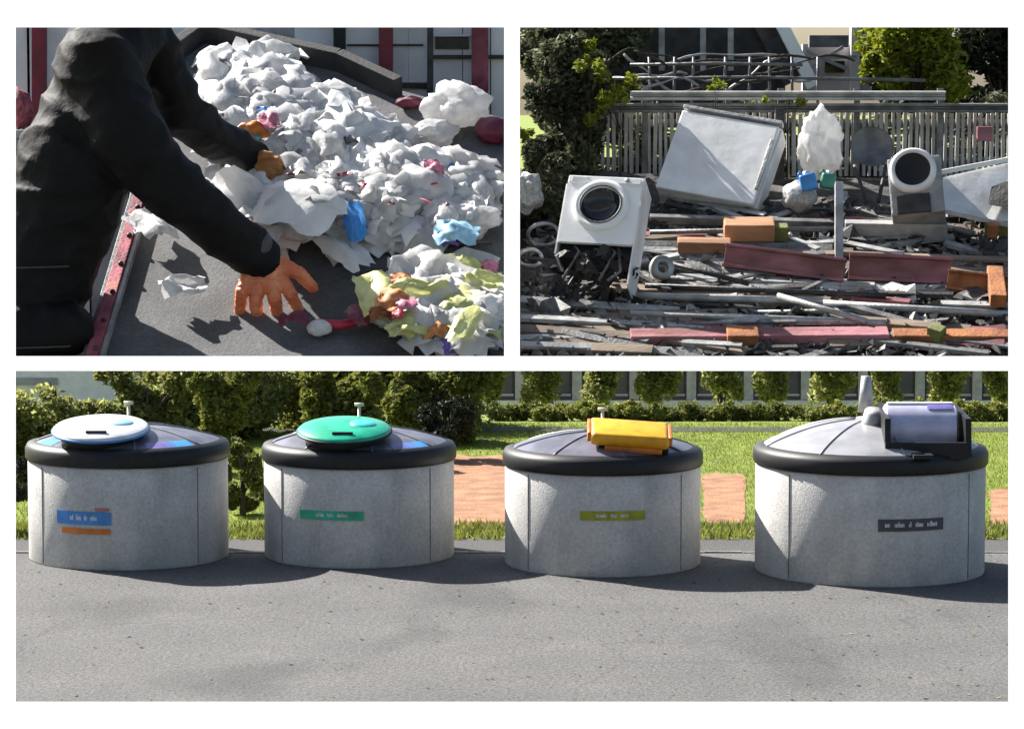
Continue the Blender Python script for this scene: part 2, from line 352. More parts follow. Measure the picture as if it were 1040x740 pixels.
struct(sheet('gravel_verge', [(-60, yr, .0045), (60, yr, .0045), (60, y1, .0045), (-60, y1, .0045)], M_gravel))
BEDS = [(452, 560, 463, 536), (714, 756, 481, 531), (1006, 1090, 497, 533)]      # bare soil beds behind the bins
for (xa, xb, ya, yb_) in BEDS:
    r_ = random.Random(xa); pts = []
    for (p0, p1) in (((xa, yb_), (xb, yb_)), ((xb, yb_), (xb, ya)), ((xb, ya), (xa, ya)), ((xa, ya), (xa, yb_))):
        for k in range(8): pts.append(ground(p0[0] + (p1[0] - p0[0]) * k / 8 + r_.uniform(-2.6, 2.6), p0[1] + (p1[1] - p0[1]) * k / 8 + r_.uniform(-1.8, 1.8)))
    struct(sheet('bare_soil', pts, M_soil, .008))
yb = ground(0, 438.5).y; yb2 = ground(0, 434).y
struct(sheet('far_road', [(-60, yb, .009), (60, yb, .009), (60, yb2, .009), (-60, yb2, .009)], M_beltd))
# kerb stones along the yard edge (each its own piece)
kr = struct(bpy.data.objects.new('kerb', None)); C.objects.link(kr); kme = None
for i in range(34):
    x = -8.3 + i * .5
    if kme is None:
        bm = bmesh.new(); box(bm, (0, 0, -.012), (.488, .09, .07), None, .008); o = mesh_obj('kerb_stone', bm, M_scrapg, kr); kme = o.data
    else: o = bpy.data.objects.new('kerb_stone', kme); C.objects.link(o); o.parent = kr
    o.location = (x, yr + .05 + rnd.uniform(-.006, .006), rnd.uniform(-.006, .004)); o.rotation_euler = (0, 0, rnd.uniform(-.01, .01))
# grass and weeds
def blades(name, n, area, hmin, hmax, m, label, seed=3, keep=None):
    g = np.random.default_rng(seed); (xa, xb), (ya, yb_) = area; x = g.uniform(xa, xb, n); y = g.uniform(ya, yb_, n)
    if keep is not None: k_ = keep(x, y); x, y = x[k_], y[k_]; n = len(x)
    h = g.uniform(hmin, hmax, n); a_ = g.uniform(0, 6.28, n); ww = h * .13; dx, dy = np.cos(a_) * ww, np.sin(a_) * ww; z = np.zeros(n)
    V = np.stack([np.stack([x - dx, y - dy, z], 1), np.stack([x + dx, y + dy, z], 1), np.stack([x + g.normal(size=n) * .4 * h, y + g.normal(size=n) * .4 * h, z + h], 1)], 1).reshape(-1, 3)
    me = fast_mesh(name, V, np.arange(3 * n).reshape(-1, 3)); o = link(name, me, m); tag(o, label, 'grass', kind='stuff'); return o
def off_soil(x, y):                        # nothing grows on the bare soil
    dep = y * math.cos(PITCH) + CH * math.sin(PITCH); px = 520 + F * x / dep; py = 370 - F * (y * math.sin(PITCH) - CH * math.cos(PITCH)) / dep
    ok = np.ones(len(x), bool)
    for (xa, xb, ya, yb_) in BEDS: ok &= ~((px > xa + np.sin(y * 9)) & (px < xb + np.sin(y * 7)) & (py > ya + np.sin(x * 7)) & (py < yb_ + np.sin(x * 11)))
    return ok
blades('grass', 150000, ((-9.5, 9.5), (ground(0, 545).y, 53)), .02, .055, M_blade, 'short sunlit lawn grass growing behind the row of bins', 3, off_soil)
blades('weeds', 12000, ((-7.5, 7.5), (y1 - .1, ground(0, 533).y)), .04, .14, M_leafM, 'ragged olive weeds along the yard edge', 5)

# ================================================================== far building, row of young trees, hedge
hy = 54.0
bm = bmesh.new(); r_ = random.Random(11); hb = []
for i in range(60): hb.append(((-.3 + i * .17 + r_.uniform(-.05, .05), r_.uniform(-.2, .2), r_.uniform(.03, .12)), r_.uniform(.15, .22)))
hd = empty('hedge', (0, hy, 0), 'long low clipped hedge running across behind the lawn', 'hedge')
leaves('foliage', hb, 36000, .04, M_leafM, hd, 4)
tx = [498, 552, 610, 668, 732, 784, 842, 902, 960, 1016]
tl_names = ['leftmost young tree of the row behind the hedge, left of the amber hatched bin', 'young tree behind the hedge, above the pale left slope of the amber hatched bin',
 'young tree behind the hedge, right behind the hook of the amber hatched bin', 'young tree behind the hedge, just right of the amber hatch',
 'young tree behind the hedge, above the soil gap between the two right bins', 'young tree behind the hedge, above the left edge of the rightmost bin',
 'young tree behind the hedge, left of the tall hook of the rightmost bin', 'young tree behind the hedge, just right of the tall hook of the rightmost bin',
 'young tree behind the hedge, above the right side of the lavender hopper', 'rightmost young tree of the row behind the hedge']
for i, px in enumerate(tx):
    y = 75; zb = tz(y); p = at(px, 400, y); top = CH - 75 * .086
    bl = []
    for k in range(7): bl.append(((rnd.uniform(-.14, .14), rnd.uniform(-.2, .2), (top - zb) - .75 + k * .3 + rnd.uniform(-.05, .05)), rnd.uniform(.34, .5)))
    bl.append(((rnd.uniform(-.3, .3), 0, (top - zb) + .5), .5)); bl.append(((rnd.uniform(-.5, .5), 0, (top - zb) + .8), .45))
    tree('young_tree', (p.x, y, zb), (top - zb) + 1.3, bl, 8000, .075, M_leafL, tl_names[i], 'tree', 'row of young trees behind the hedge', .07, 40 + i)
by = 100; zb = tz(by)
bd = empty('far_building', (0, by, zb), 'long dark grey building with pale plinth behind the tree row', 'building')
x0, x1 = at(455, 400, by).x, at(1100, 400, by).x
zs = at(500, 413, by).z - zb; zt = at(500, 406, by).z - zb
bm = bmesh.new(); box(bm, ((x0 + x1) / 2, 4, 2.2), (x1 - x0, 8, 4.4)); mesh_obj('wall', bm, M_bgrey, bd)
bm = bmesh.new(); box(bm, ((x0 + x1) / 2, 4, 4.55), (x1 - x0 + .6, 8.6, .3)); mesh_obj('roof', bm, M_scrapg, bd)
bm = bmesh.new(); box(bm, ((x0 + x1) / 2, -.1, (zs + zt) / 2), (x1 - x0, .18, zt - zs)); mesh_obj('plinth_band', bm, M_lite, bd)
pw = None; st_ = at(560, 400, by).x - at(502, 400, by).x
k = 0; x = x0 + .5
while x < x1:
    bm = bmesh.new(); box(bm, (x, -.06, zt + .9), (.32, .12, 1.8 - .01)); mesh_obj('pillar', bm, M_mid, bd)
    bm = bmesh.new(); box(bm, (x + st_ / 2, -.02, zt + .75), (st_ - .5, .06, 1.1)); wf = mesh_obj('window', bm, M_bluegrey, bd)
    bm = bmesh.new(); box(bm, (x + st_ / 2, -.045, zt + .18), (st_ - .42, .1, .07)); mesh_obj('sill', bm, M_mid, wf)
    x += st_
# pale house added to stand in for sky beyond the left shrubs
hp = at(50, 385, 70); zb = tz(70)
ho = empty('sky_backdrop', (hp.x, 70, zb), 'pale house wall standing in for sky above the left shrubs', 'backdrop')
bm = bmesh.new(); box(bm, (0, 3, 4), (9.5, 6, 8)); mesh_obj('wall', bm, M_wallp, ho)
bm = bmesh.new(); prism(bm, [(-4.95, -.3, 8), (4.95, -.3, 8), (4.95, 3, 10), (-4.95, 3, 10)], (0, 3, -.2)); mesh_obj('roof', bm, M_scrapg, ho)
bm = bmesh.new(); box(bm, (-.55, -.02, hp.z - zb - .05), (1.5, .08, .17)); mesh_obj('ledge', bm, M_mid, ho)
# shrubs and trees on the left
def shrub(px0, px1, pyt, pyb, D, n, leaf, m, label, seed, nb=9, cat='shrub', group=None, name='shrub', depth=.7):
    r_ = random.Random(seed); pb = at((px0 + px1) / 2, pyb, D); wx = (at(px1, 400, D).x - at(px0, 400, D).x) / 2; zt_ = at(0, pyt, D).z; zb_ = max(.0, at(0, pyb, D).z)
    bl = []
    for k in range(nb):
        t = r_.random(); z = zb_ + (zt_ - zb_) * t; rr = wx * r_.uniform(.28, .42)
        bl.append(((r_.uniform(-1, 1) * (wx - rr), r_.uniform(-.5, .5) * depth, max(rr * .8, z - rr * .3)), rr))
    return tree(name, (pb.x, D, 0), zt_ * .8, bl, n, leaf, m, label, cat, group, .05, seed)
shrub(-20, 128, 402, 500, 44, 26000, .055, M_leafL, 'wide light olive shrub behind the left end of the leftmost bin', 21, 16)
shrub(96, 205, 370, 470, 46, 18000, .055, M_leafL, 'taller pale olive shrub behind the hook of the leftmost bin', 22, 12)
shrub(190, 275, 366, 462, 43.5, 20000, .05, M_leafM, 'olive tree between the two left bins with leafy trunk', 23, 14, 'tree', None, 'olive_tree')
shrub(226, 268, 440, 560, 41, 12000, .04, M_leafM, 'narrow upright bush under the olive tree in the gap between the two left bins', 24, 10, depth=.3)
shrub(300, 400, 366, 450, 47, 18000, .055, M_leafM, 'rounded mid green shrub behind the green hatched bin', 25, 12)
shrub(385, 500, 366, 428, 50, 20000, .06, M_leafM, 'broad bush left of the hedge, behind the right slope of the green hatched bin', 26, 12)
shrub(418, 482, 408, 440, 47.5, 8000, .045, M_leafD, 'low nearly black bush beside the lawn corner', 27, 9)
shrub(196, 240, 362, 400, 46.5, 3000, .045, M_leafY, 'bright lime bush top above the olive tree', 28, 6)
shrub(318, 350, 360, 395, 52, 1500, .045, M_leafY, 'bright lime treetop above the green hatch', 29, 5)
shrub(-12, 30, 470, 556, 39.2, 8000, .04, M_leafD, 'dark bush at the left edge beside the leftmost bin', 30, 8, depth=.3)
shrub(256, 275, 450, 550, 42.5, 900, .03, M_leafL, 'thin pale sapling just left of the green hatched bin', 31, 6, depth=.2)

foliage0 = shrub(120, 300, 352, 470, 51, 42000, .065, M_leafL, 'light olive thicket closing the view behind the two left bins', 33, 40, 'thicket', None, 'thicket', 1.5)
foliage1 = shrub(250, 500, 352, 440, 52.5, 30000, .065, M_leafM, 'olive thicket behind the green hatched bin and the near black bush', 34, 34, 'thicket', None, 'thicket', 1.2)

# ================================================================== the four waste bins
def bin_(cx, hw, pyf, label, hatch, sign, hookdx=0, lt=0, hb=0, lidm=None):
    lidm = lidm or M_domeg
    D0 = ground(cx, pyf).y; Rr = hw * D0 / F
    for _ in range(3): Rr = hw * (D0 + Rr) / F
    y = D0 + Rr; px = y / F; x = at(cx, 540, y).x
    root = empty('waste_bin', (x, y, .006), label, 'waste bin', 'round waste bins in a row')
    bh = 1.235 * (Rr / 1.22) ** .6 + hb
    bm = bmesh.new(); lathe(bm, [(Rr - .05, -.02), (Rr - .012, .0), (Rr, .02), (Rr, bh - .03), (Rr - .02, bh), (Rr - .2, bh)], 96); mesh_obj('concrete_body', bm, M_conc, root, True).data.set_sharp_from_angle(angle=R(40))
    # vertical joints of the cast panels
    for a_ in (R(-140), R(-40)):
        bm = bmesh.new(); box(bm, (Rr * math.cos(a_), Rr * math.sin(a_), bh / 2), (.012, .012, bh - .06), None); mesh_obj('panel_joint', bm, M_scrapg, root)
    bm = bmesh.new(); lathe(bm, [(Rr - .06, bh - .01), (Rr + .015, bh + .005), (Rr + .03, bh + .03), (Rr + .03, bh + .15), (Rr + .0, bh + .205), (Rr - .10, bh + .235)], 96)
    o = mesh_obj('rim', bm, M_black, root, True)
    zr = bh + .215; zc = .20 + lt; rc = Rr - .07
    prof = []
    for k in range(13):
        t = k / 12; prof.append((rc * (1 - t) + .1 * t, zr + zc * (math.sin(t * math.pi / 2) ** .85)))
    prof.append((.0, zr + zc + .01))
    bm = bmesh.new(); lathe(bm, prof, 72); mesh_obj('lid', bm, lidm, root, True)
    # ribs of the lid
    for k in range(8):
        a_ = k * math.pi / 4 + .2; bm = bmesh.new(); pts = [Vector((r0 * math.cos(a_), r0 * math.sin(a_), z0 + .003)) for r0, z0 in prof[:-2]]; tube(bm, pts, .014, 6); mesh_obj('lid_rib', bm, lidm, root, True)
    # lifting hook
    hz = zr + zc; hk = bmesh.new(); tube(hk, [(0, .1, hz - .06), (0, .1, hz + .03), (0, .1, hz + .035), (0, .1, hz + .26)], [.05, .045, .022, .02], 10)
    tube(hk, [(.06, .1, hz + .265), (-.06, .1, hz + .265)], .022, 8)
    mesh_obj('lifting_post', hk, M_lamp, root, True)
    def lz(r0):                                           # lid height at radius
        for (ra, za), (rb, zb_) in zip(prof, prof[1:]):
            if rb <= r0 <= ra: return za + (zb_ - za) * (ra - r0) / (ra - rb)
        return zr
    hatch(root, Rr, px, lz, zr, zc)
    sign(root, Rr, px, bh, cx)
    return root
def tiltM(x, y, z, tilt, side=0): return Matrix.Translation((x, y, z)) @ Matrix.Rotation(side, 4, 'Y') @ Matrix.Rotation(tilt, 4, 'X')
def disc_hatch(m, mring, dx, rx, mspot=None, mside=None):
    def f(root, Rr, px, lz, zr, zc):
        y = -.52 * Rr; z = lz(.62 * Rr) + .05; M = tiltM(dx * px, y, z, R(9), 0)
        rr = rx * px
        bm = bmesh.new(); lathe(bm, [(rr * .80, -.16), (rr * .86, -.02), (rr * .86, .03)], 48, M); mesh_obj('hatch_collar', bm, M_black, root, True)
        bm = bmesh.new(); lathe(bm, [(rr * .9, .005), (rr, .02), (rr, .06), (rr * .95, .085), (rr * .6, .13), (0, .15)], 56, M); h = mesh_obj('hatch', bm, m, root, True); h['label'] = 'round sloping coloured hatch'
        bm = bmesh.new(); lathe(bm, [(rr + .004, .018), (rr + .018, .025), (rr + .018, .04), (rr + .004, .048)], 56, M); mesh_obj('trim_ring', bm, mring, h, True)
        bm = bmesh.new(); box(bm, (0, 0, 0), (.26, .035, .03), M @ Matrix.Translation((.0, -rr * .72, .125)), .008); mesh_obj('handle', bm, M_black, h)
        if mspot:
            bm = bmesh.new(); lathe(bm, [(rr * .3, .135), (rr * .28, .16), (0, .165)], 28, M @ Matrix.Translation((rr * .38, 0, -.02)) @ Matrix.Rotation(R(5), 4, 'Y')); mesh_obj('flap', bm, mspot, h, True)
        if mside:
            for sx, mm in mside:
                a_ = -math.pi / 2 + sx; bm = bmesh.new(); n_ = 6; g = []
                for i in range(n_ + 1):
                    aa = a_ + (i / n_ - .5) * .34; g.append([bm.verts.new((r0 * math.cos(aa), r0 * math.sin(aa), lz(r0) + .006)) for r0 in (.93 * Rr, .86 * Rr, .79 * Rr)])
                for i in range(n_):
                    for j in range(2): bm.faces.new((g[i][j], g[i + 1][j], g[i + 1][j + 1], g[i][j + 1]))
                mesh_obj('sticker_and_reflection', bm, mm, root, True)  # sky reflections on the lid, painted as flat coloured patches
    return f
def amber_hatch(root, Rr, px, lz, zr, zc):
    x = 25 * px; y = -.55 * Rr; z = lz(.6 * Rr) + .12; M = tiltM(x, y, z, R(14), R(4)); ww = 79 * px
    bm = bmesh.new(); box(bm, (0, 0, 0), (ww, .62, .16), M, .06); h = mesh_obj('hatch', bm, M_yell, root, True); h['label'] = 'thick rounded amber flap lid'
    bm = bmesh.new(); box(bm, (.05, -.30, -.10), (ww * .72, .06, .07), M, .015); mesh_obj('grip', bm, M_orng, h, True)
    bm = bmesh.new(); box(bm, (-ww / 2 - .012, .0, .01), (.05, .5, .12), M, .015); mesh_obj('end_cap', bm, M_orng, h, True)
    bm = bmesh.new(); box(bm, (ww / 2 + .012, .0, .01), (.05, .5, .12), M, .015); mesh_obj('end_cap', bm, M_orng, h, True)
    bm = bmesh.new(); box(bm, (.05, .02, -.17), (ww * .9, .5, .16), M, .02); mesh_obj('hatch_collar', bm, M_black, root)
    bm = bmesh.new(); box(bm, (-.06, -.36, -.19), (.34, .05, .07), M, .01); mesh_obj('sticker_and_reflection', bm, M_purp, root)
    bm = bmesh.new(); tube(bm, [M @ Vector((-ww / 2, .27, .02)), M @ Vector((ww / 2, .27, .02))], .035, 10); mesh_obj('hinge', bm, M_black, h, True)
def drum_hatch(root, Rr, px, lz, zr, zc):
    x = 46 * px; y = -.42 * Rr; z = zr + .10
    bm = bmesh.new()
    prism(bm, [(x - 43 * px, y - .55, z - .12), (x - 43 * px, y - .5, z + .34), (x - 40 * px, y + .5, z + .44), (x - 40 * px, y + .6, z - .1)], (.07, 0, 0))
    prism(bm, [(x + 37 * px, y - .55, z - .12), (x + 37 * px, y - .5, z + .34), (x + 36 * px, y + .5, z + .40), (x + 36 * px, y + .6, z - .1)], (.07, 0, 0))
    box(bm, (x - 2 * px, y - .53, z - .04), (82 * px, .07, .2)); mesh_obj('hopper_frame', bm, M_black, root)
    bm = bmesh.new(); M = Matrix.Translation((x - 3 * px, y, z + .16)) @ Matrix.Rotation(R(90), 4, 'Y')
    lathe(bm, [(0, -36 * px), (.27, -36 * px), (.31, -34 * px), (.31, 34 * px), (.27, 36 * px), (0, 36 * px)], 40, M); h = mesh_obj('drum', bm, M_lav, root, True); h['label'] = 'lavender grey rotating drum'
    h.data.set_sharp_from_angle(angle=R(50))
    bm = bmesh.new()
    lathe(bm, [(.316, 6 * px), (.322, 8 * px), (.322, 30 * px), (.316, 32 * px)], 14, M, R(150), R(215)); o = mesh_obj('drum_opening', bm, M_purp, h, True)
    bm = bmesh.new(); box(bm, (x - 3 * px, y - .02, z + .475), (66 * px, .1, .03), None, .008); mesh_obj('handle', bm, M_whitep, h)
    bm = bmesh.new(); tube(bm, [(x - 48 * px, y + .35, z - .02), (x - 46 * px, y + .2, z + .36)], [.17, .12], 20); mesh_obj('side_housing', bm, M_steel, root, True)
    bm = bmesh.new(); tube(bm, [(x - 50 * px, .1, z + .3), (x - 50 * px, .1, z + .74)], [.1, .06], 12); mesh_obj('crane_coupling', bm, M_steel, root, True)
    bm = bmesh.new(); box(bm, (x - 8 * px, y - .7, z - .08), (20 * px, .3, .05), None, .01); mesh_obj('step_plate', bm, M_black, root)
def sign_(dx, y0, wpx, hpx, m, mt, words, extra=()):
    def f(root, Rr, px, bh, cx):
        def patch(name, xc, zc, ww, hh, off, mm, par):
            bm = bmesh.new(); n_ = 10; g = []
            for i in range(n_ + 1):
                xx = xc + (i / n_ - .5) * ww; a_ = math.asin(max(-.98, min(.98, xx / Rr))); q = []
                for zz in (zc - hh / 2, zc + hh / 2): q.append(bm.verts.new(((Rr + off) * math.sin(a_), -(Rr + off) * math.cos(a_), zz)))
                for zz in (zc + hh / 2, zc - hh / 2): q.append(bm.verts.new(((Rr + off - .008) * math.sin(a_), -(Rr + off - .008) * math.cos(a_), zz)))
                g.append(q)
            for i in range(n_):
                for j in range(4): bm.faces.new((g[i][j], g[i + 1][j], g[i + 1][(j + 1) % 4], g[i][(j + 1) % 4]))
            bm.faces.new(g[0]); bm.faces.new(g[-1][::-1]); return mesh_obj(name, bm, mm, par)
        # height of the sign from its place in the picture
        wz = at(cx + dx, y0, root.location.y - Rr * .95).z
        xw = at(cx + dx, y0, root.location.y - Rr * .95).x - root.location.x
        s = patch('sign_plate', xw, wz, wpx * px, hpx * px, .012, m, root)
        x = -wpx * .42
        k = 0
        tot = sum(words) + 1.6 * (len(words) - 1); sc_ = wpx * (.5 if mt is not M_whitep or m is not M_dgrey else .8) / tot; x = -tot * sc_ / 2
        for wd in words:
            for q_ in range(wd * 2):                     # worn letters too small to read
                hh_ = rnd.choice((.26, .3, .42)); patch('lettering', xw + (x + (q_ + .5) * sc_ / 2) * px, wz + (hh_ - .3) * .5 * hpx * px, sc_ * px * rnd.choice((.2, .34)), hpx * hh_ * px, .0145, mt, s)
            x += (wd + 1.6) * sc_
        for (ex, ey, ew, eh, em) in extra: patch('sticker_strip', xw + ex * px, wz - ey * px, ew * px, eh * px, .012, em, root)
    return f
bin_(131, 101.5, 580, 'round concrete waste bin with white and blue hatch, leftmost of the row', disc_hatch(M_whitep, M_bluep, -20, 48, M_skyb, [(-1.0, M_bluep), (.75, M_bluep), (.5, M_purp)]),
     sign_(-46, 526.5, 56, 13, M_bluep, M_whitep, (2, 3, 2, 4), [(19, -9, 14, 3, M_pinkred), (2, 13, 50, 5.5, M_orng)]))
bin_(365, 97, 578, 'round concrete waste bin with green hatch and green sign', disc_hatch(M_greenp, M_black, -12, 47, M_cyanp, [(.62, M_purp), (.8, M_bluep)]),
     sign_(-28, 523.5, 64, 9, M_greenp, M_lite, (4, 3, 5)))
bin_(612, 100, 587, 'round concrete waste bin with thick amber flap lid and yellow green sign', amber_hatch, sign_(10, 523.5, 64, 9, M_ygreen, M_lite, (5, 3, 4)))
bin_(883, 117, 597, 'largest round concrete waste bin with lavender drum hopper, rightmost of the row', drum_hatch, sign_(42, 533, 66, 12, M_dgrey, M_whitep, (2, 4, 1, 3, 4)), lt=.12, hb=-.02, lidm=mat('pale_grey_lid', (.27, .27, .285), (.2, .2, .215), .4, 3))

# ================================================================== the white three-part display frame in front of the places
FL = R(50); FP = at(520, 370, 17.1); FN = Vector((0, -math.cos(FL), math.sin(FL)))
fr = empty('display_frame', (0, FP.y, .006), 'white painted display frame with three openings', 'display frame')
def fbar(name, x0, y0, x1, y1, t=.035):
    q = [onpl(x0, y0, FP, FN), onpl(x1, y0, FP, FN), onpl(x1, y1, FP, FN), onpl(x0, y1, FP, FN)]
    g_ = 5; q2 = [onpl(x, y, FP, FN) - FN * t for x, y in ((x0 + g_, y0 + g_), (x1 - g_, y0 + g_), (x1 - g_, y1 - g_), (x0 + g_, y1 - g_))]   # edges chamfered to the back
    bm = bmesh.new(); A = [bm.verts.new(p) for p in q]; B = [bm.verts.new(p) for p in q2]; bm.faces.new(A); bm.faces.new(B[::-1])
    for i in range(4): bm.faces.new((A[i], B[i], B[(i + 1) % 4], A[(i + 1) % 4]))
    o = mesh_obj(name, bm, M_white, None); relink(o, fr)
OUT = 60
fbar('beam', -OUT, -OUT, 1040 + OUT, 28); fbar('beam', -OUT, 712, 1040 + OUT, 740 + OUT); fbar('beam', 16.1, 361.5, 1023.9, 376.5)
fbar('post', -OUT, 28.1, 16, 711.9); fbar('post', 1024, 28.1, 1040 + OUT, 711.9); fbar('post', 512, 28.1, 528, 361.4)
for px in (-OUT + 25, 1040 + OUT - 25):
    p = onpl(px, 740 + OUT, FP, FN); bm = bmesh.new(); bar(bm, Vector((p.x, p.y + .12, .0)), p + Vector((0, .1, .0)), .14, .14, 0, Vector((0, 1, 0))); o = mesh_obj('leg', bm, M_white); relink(o, fr)
    bm = bmesh.new(); box(bm, (p.x, p.y + .12, .02), (.5, .7, .03)); o = mesh_obj('foot_plate', bm, M_white); relink(o, fr)

# ================================================================== raised decks carrying the upper two places
def deck(name, xa, xb, m, side):
    bm = bmesh.new(); box(bm, ((xa + xb) / 2, 23.9, Z1 - .03), (xb - xa, 7.2, .06)); struct(mesh_obj(name, bm, m))
    s = empty('deck_support', ((xa if side < 0 else xb), 23.9, .006), 'steel posts and brackets carrying the %s deck' % ('left' if side < 0 else 'right'), 'deck support')
    for yy in (21.2, 26.5):
        xx = (xa - .06 if side < 0 else xb + .06); bm = bmesh.new(); bar(bm, Vector((xx, yy, 0)), Vector((xx, yy, Z1 - .061)), .2, .2, 0, Vector((0, 1, 0))); o = mesh_obj('post', bm, M_steel); relink(o, s)
deck('left_deck', -4.9, -.012, M_belt, -1); deck('right_deck', .012, 4.9, M_dirt, 1)

# ================================================================== UPPER LEFT: sorting place
RB = [(96, 368), (147, 196), (168, 58), (200, 34), (340, 62), (400, 90), (519.5, 122), (519.5, 368)]
bm = bmesh.new(); tp = [tl(*q) for q in RB]; tp = [Vector((min(p.x, -.015), p.y, p.z)) for p in tp]
va = [bm.verts.new(p) for p in tp]; vb = [bm.verts.new((p.x, p.y, Z1 - .002)) for p in tp]; n_ = len(va)
bm.faces.new(va); bm.faces.new(vb[::-1])
for i in range(n_): bm.faces.new((va[i], vb[i], vb[(i + 1) % n_], va[(i + 1) % n_]))
struct(mesh_obj('sorting_ramp', bm, M_belt))
# red flaking rail along the ramp's left edge
o = empty('ramp_rail', tl(96, 368), 'flaking red and rusty rail along the edge of the sorting ramp beside the person', 'rail')
for nm, dx, wd, ht, mm in (('painted_rail', -3, .085, .10, M_rust), ('steel_lip', 6, .03, .06, M_scrapl), ('steel_lip', -11.5, .03, .05, M_scrapg)):
    bm = bmesh.new(); bar(bm, tl(96 + dx, 368, .03), tl(147 + dx, 196, .03), wd, ht, .004, TLN); q = mesh_obj(nm, bm, mm); relink(q, o)
for k in range(6):
    bm = bmesh.new(); A = tl(96 - 3 + 51 * (k + .5) / 6, 368 - 172 * (k + .5) / 6, .085); bmesh.ops.create_uvsphere(bm, u_segments=8, v_segments=5, radius=.022, matrix=Matrix.Translation(A)); q = mesh_obj('bolt', bm, M_scrapd, None, True); relink(q, o)
# dark backstop along the top edge of the ramp
for (A, B, lab) in (((170, 60), (206, 34), 'short dark rubber skirt at the upper left corner of the ramp'), ((206, 34), (345, 64), 'long dark rubber skirt along the top edge of the ramp, behind the heap'), ((345, 64), (405, 92), 'dark rubber skirt at the top edge of the ramp, below the maroon post')):
    bm = bmesh.new(); bar(bm, tl(*A, .06), tl(*B, .06), .09, .22, .01, TLN); tag(mesh_obj('rubber_skirt', bm, M_beltd), lab, 'rubber skirt')
# worn darker cleats across the belt
for k, (x0, y0, x1, y1) in enumerate([(190, 62, 232, 120), (150, 300, 240, 345)]): pass
# back wall of the shed: separate cladding panels, posts and dark window openings
wy = 24.6
def wallp(px0, px1, py0, py1, D, th, m, name, parent, zoff=0):
    a_, b_ = at(px0, py1, D), at(px1, py0, D); bm = bmesh.new(); box(bm, ((a_.x + b_.x) / 2, D + th / 2, (a_.z + b_.z) / 2), (abs(b_.x - a_.x), th, abs(b_.z - a_.z)), None, .006); o = mesh_obj(name, bm, m); relink(o, parent); return o
sw = empty('shed_wall', at(260, 330, wy), 'pale grey panelled shed wall behind the paper heap', 'wall')
edges = [-20, 30, 90, 130, 168, 200, 262, 300, 338, 352, 388, 415, 438, 470, 498, 518]
pm = [M_wallg, M_wallg, M_paperg, M_wallg, M_wallg, M_scrapl, M_scrapl, M_enam, M_wallg, M_wallg, M_wallg, M_wallg, M_wallg, M_wallg, M_enam]
for i in range(len(edges) - 1): wallp(edges[i] + .6, edges[i + 1] - .6, -40, 330, wy, .06, pm[i], 'cladding_panel', sw)
wallp(-20, 518, -40, 330, wy + .09, .05, M_scrapd, 'backing', sw)
for (a_, b_, c_, d_) in ((206, 258, 31, 38), (442, 476, 38, 50), (300, 338, 12, 27)):
    wn = wallp(a_, b_, c_, d_, wy - .03, .03, M_glass, 'window', sw)
    q = wallp(a_ - 2, b_ + 2, c_ - 3, c_ - .5, wy - .05, .05, M_lite, 'lintel', sw)
wallp(438, 518, 56, 60, wy - .05, .04, M_scrapd, 'ledge', sw); wallp(350, 438, 84, 90, wy - .05, .04, M_scrapd, 'ledge', sw); wallp(352, 430, 45, 47, wy - .03, .025, M_scrapd, 'ledge', sw)
wallp(168, 198, 46, 51, wy - .04, .035, M_lite, 'ledge', sw)
for px0, px1, py1, m, lab in ((33, 47, 80, M_redp, 'dark red steel post on the wall left of the person'), (339, 351, 64, M_black, 'black post against the shed wall above the heap'),
                              (385, 399, 90, M_redp, 'maroon post in the middle of the shed wall'), (479, 496, 84, M_rust, 'broad faded red post beside the white bag'), (434, 440, 88, M_scrapd, 'thin dark pipe post left of the white bag')):
    bm = bmesh.new(); a_, b_ = at((px0 + px1) / 2, 330, wy - .12), at((px0 + px1) / 2, -30, wy - .12); bar(bm, a_, b_, (px1 - px0) * wy / F, .1, .008, Vector((0, 1, 0))); bmesh.ops.rotate(bm, verts=bm.verts, cent=(a_ + b_) / 2, matrix=Matrix.Rotation(0, 3, 'Z'))
    tag(mesh_obj('steel_post', bm, m), lab, 'post')
# things by the wall
HEAP = [(255, 95, 62, 48, .36), (240, 130, 40, 30, .2), (300, 130, 70, 48, .36), (345, 165, 85, 45, .34), (300, 200, 80, 45, .3), (400, 190, 85, 38, .26), (450, 210, 60, 30, .2), (255, 205, 42, 34, .2), (470, 195, 40, 22, .14), (365, 215, 90, 26, .16)]
HEAP2 = [(440, 300, 75, 32, .2), (490, 315, 45, 40, .22), (410, 315, 45, 20, .1)]
def heap_h(px, py, hs):
    h = 0
    for (a_, b_, rx, ry, hh) in hs:
        q = ((px - a_) / rx) ** 2 + ((py - b_) / ry) ** 2
        if q < 1: h = max(h, hh * math.sqrt(1 - q))
    return h
def crumpled(name, px, py, w_, h_, m, label, cat, seed, lift=.06, rot=0, tilt=0, amp=.22, n=5, group=None):
    lift = max(lift, max(heap_h(px, py, HEAP), heap_h(px, py, HEAP2)) + .17); D = tl(px, py, lift).y; s = w_ * D / F; me = crumple(seed, 7, min(amp, .16), .05, True).copy(); me.materials.clear(); o = link(name, me, m)
    o.matrix_world = Matrix.Translation(tl(px, py, lift)) @ (PLR @ Matrix.Rotation(rot, 3, 'Z') @ Matrix.Rotation(tilt, 3, 'X')).to_4x4() @ Matrix.Diagonal((s, h_ * D / F * 1.45 / 0.8, s, 1))
    if o.location.x > -.6: o.location.x = min(o.location.x, -s * .6 - .03)
    return tag(o, label, cat, group)
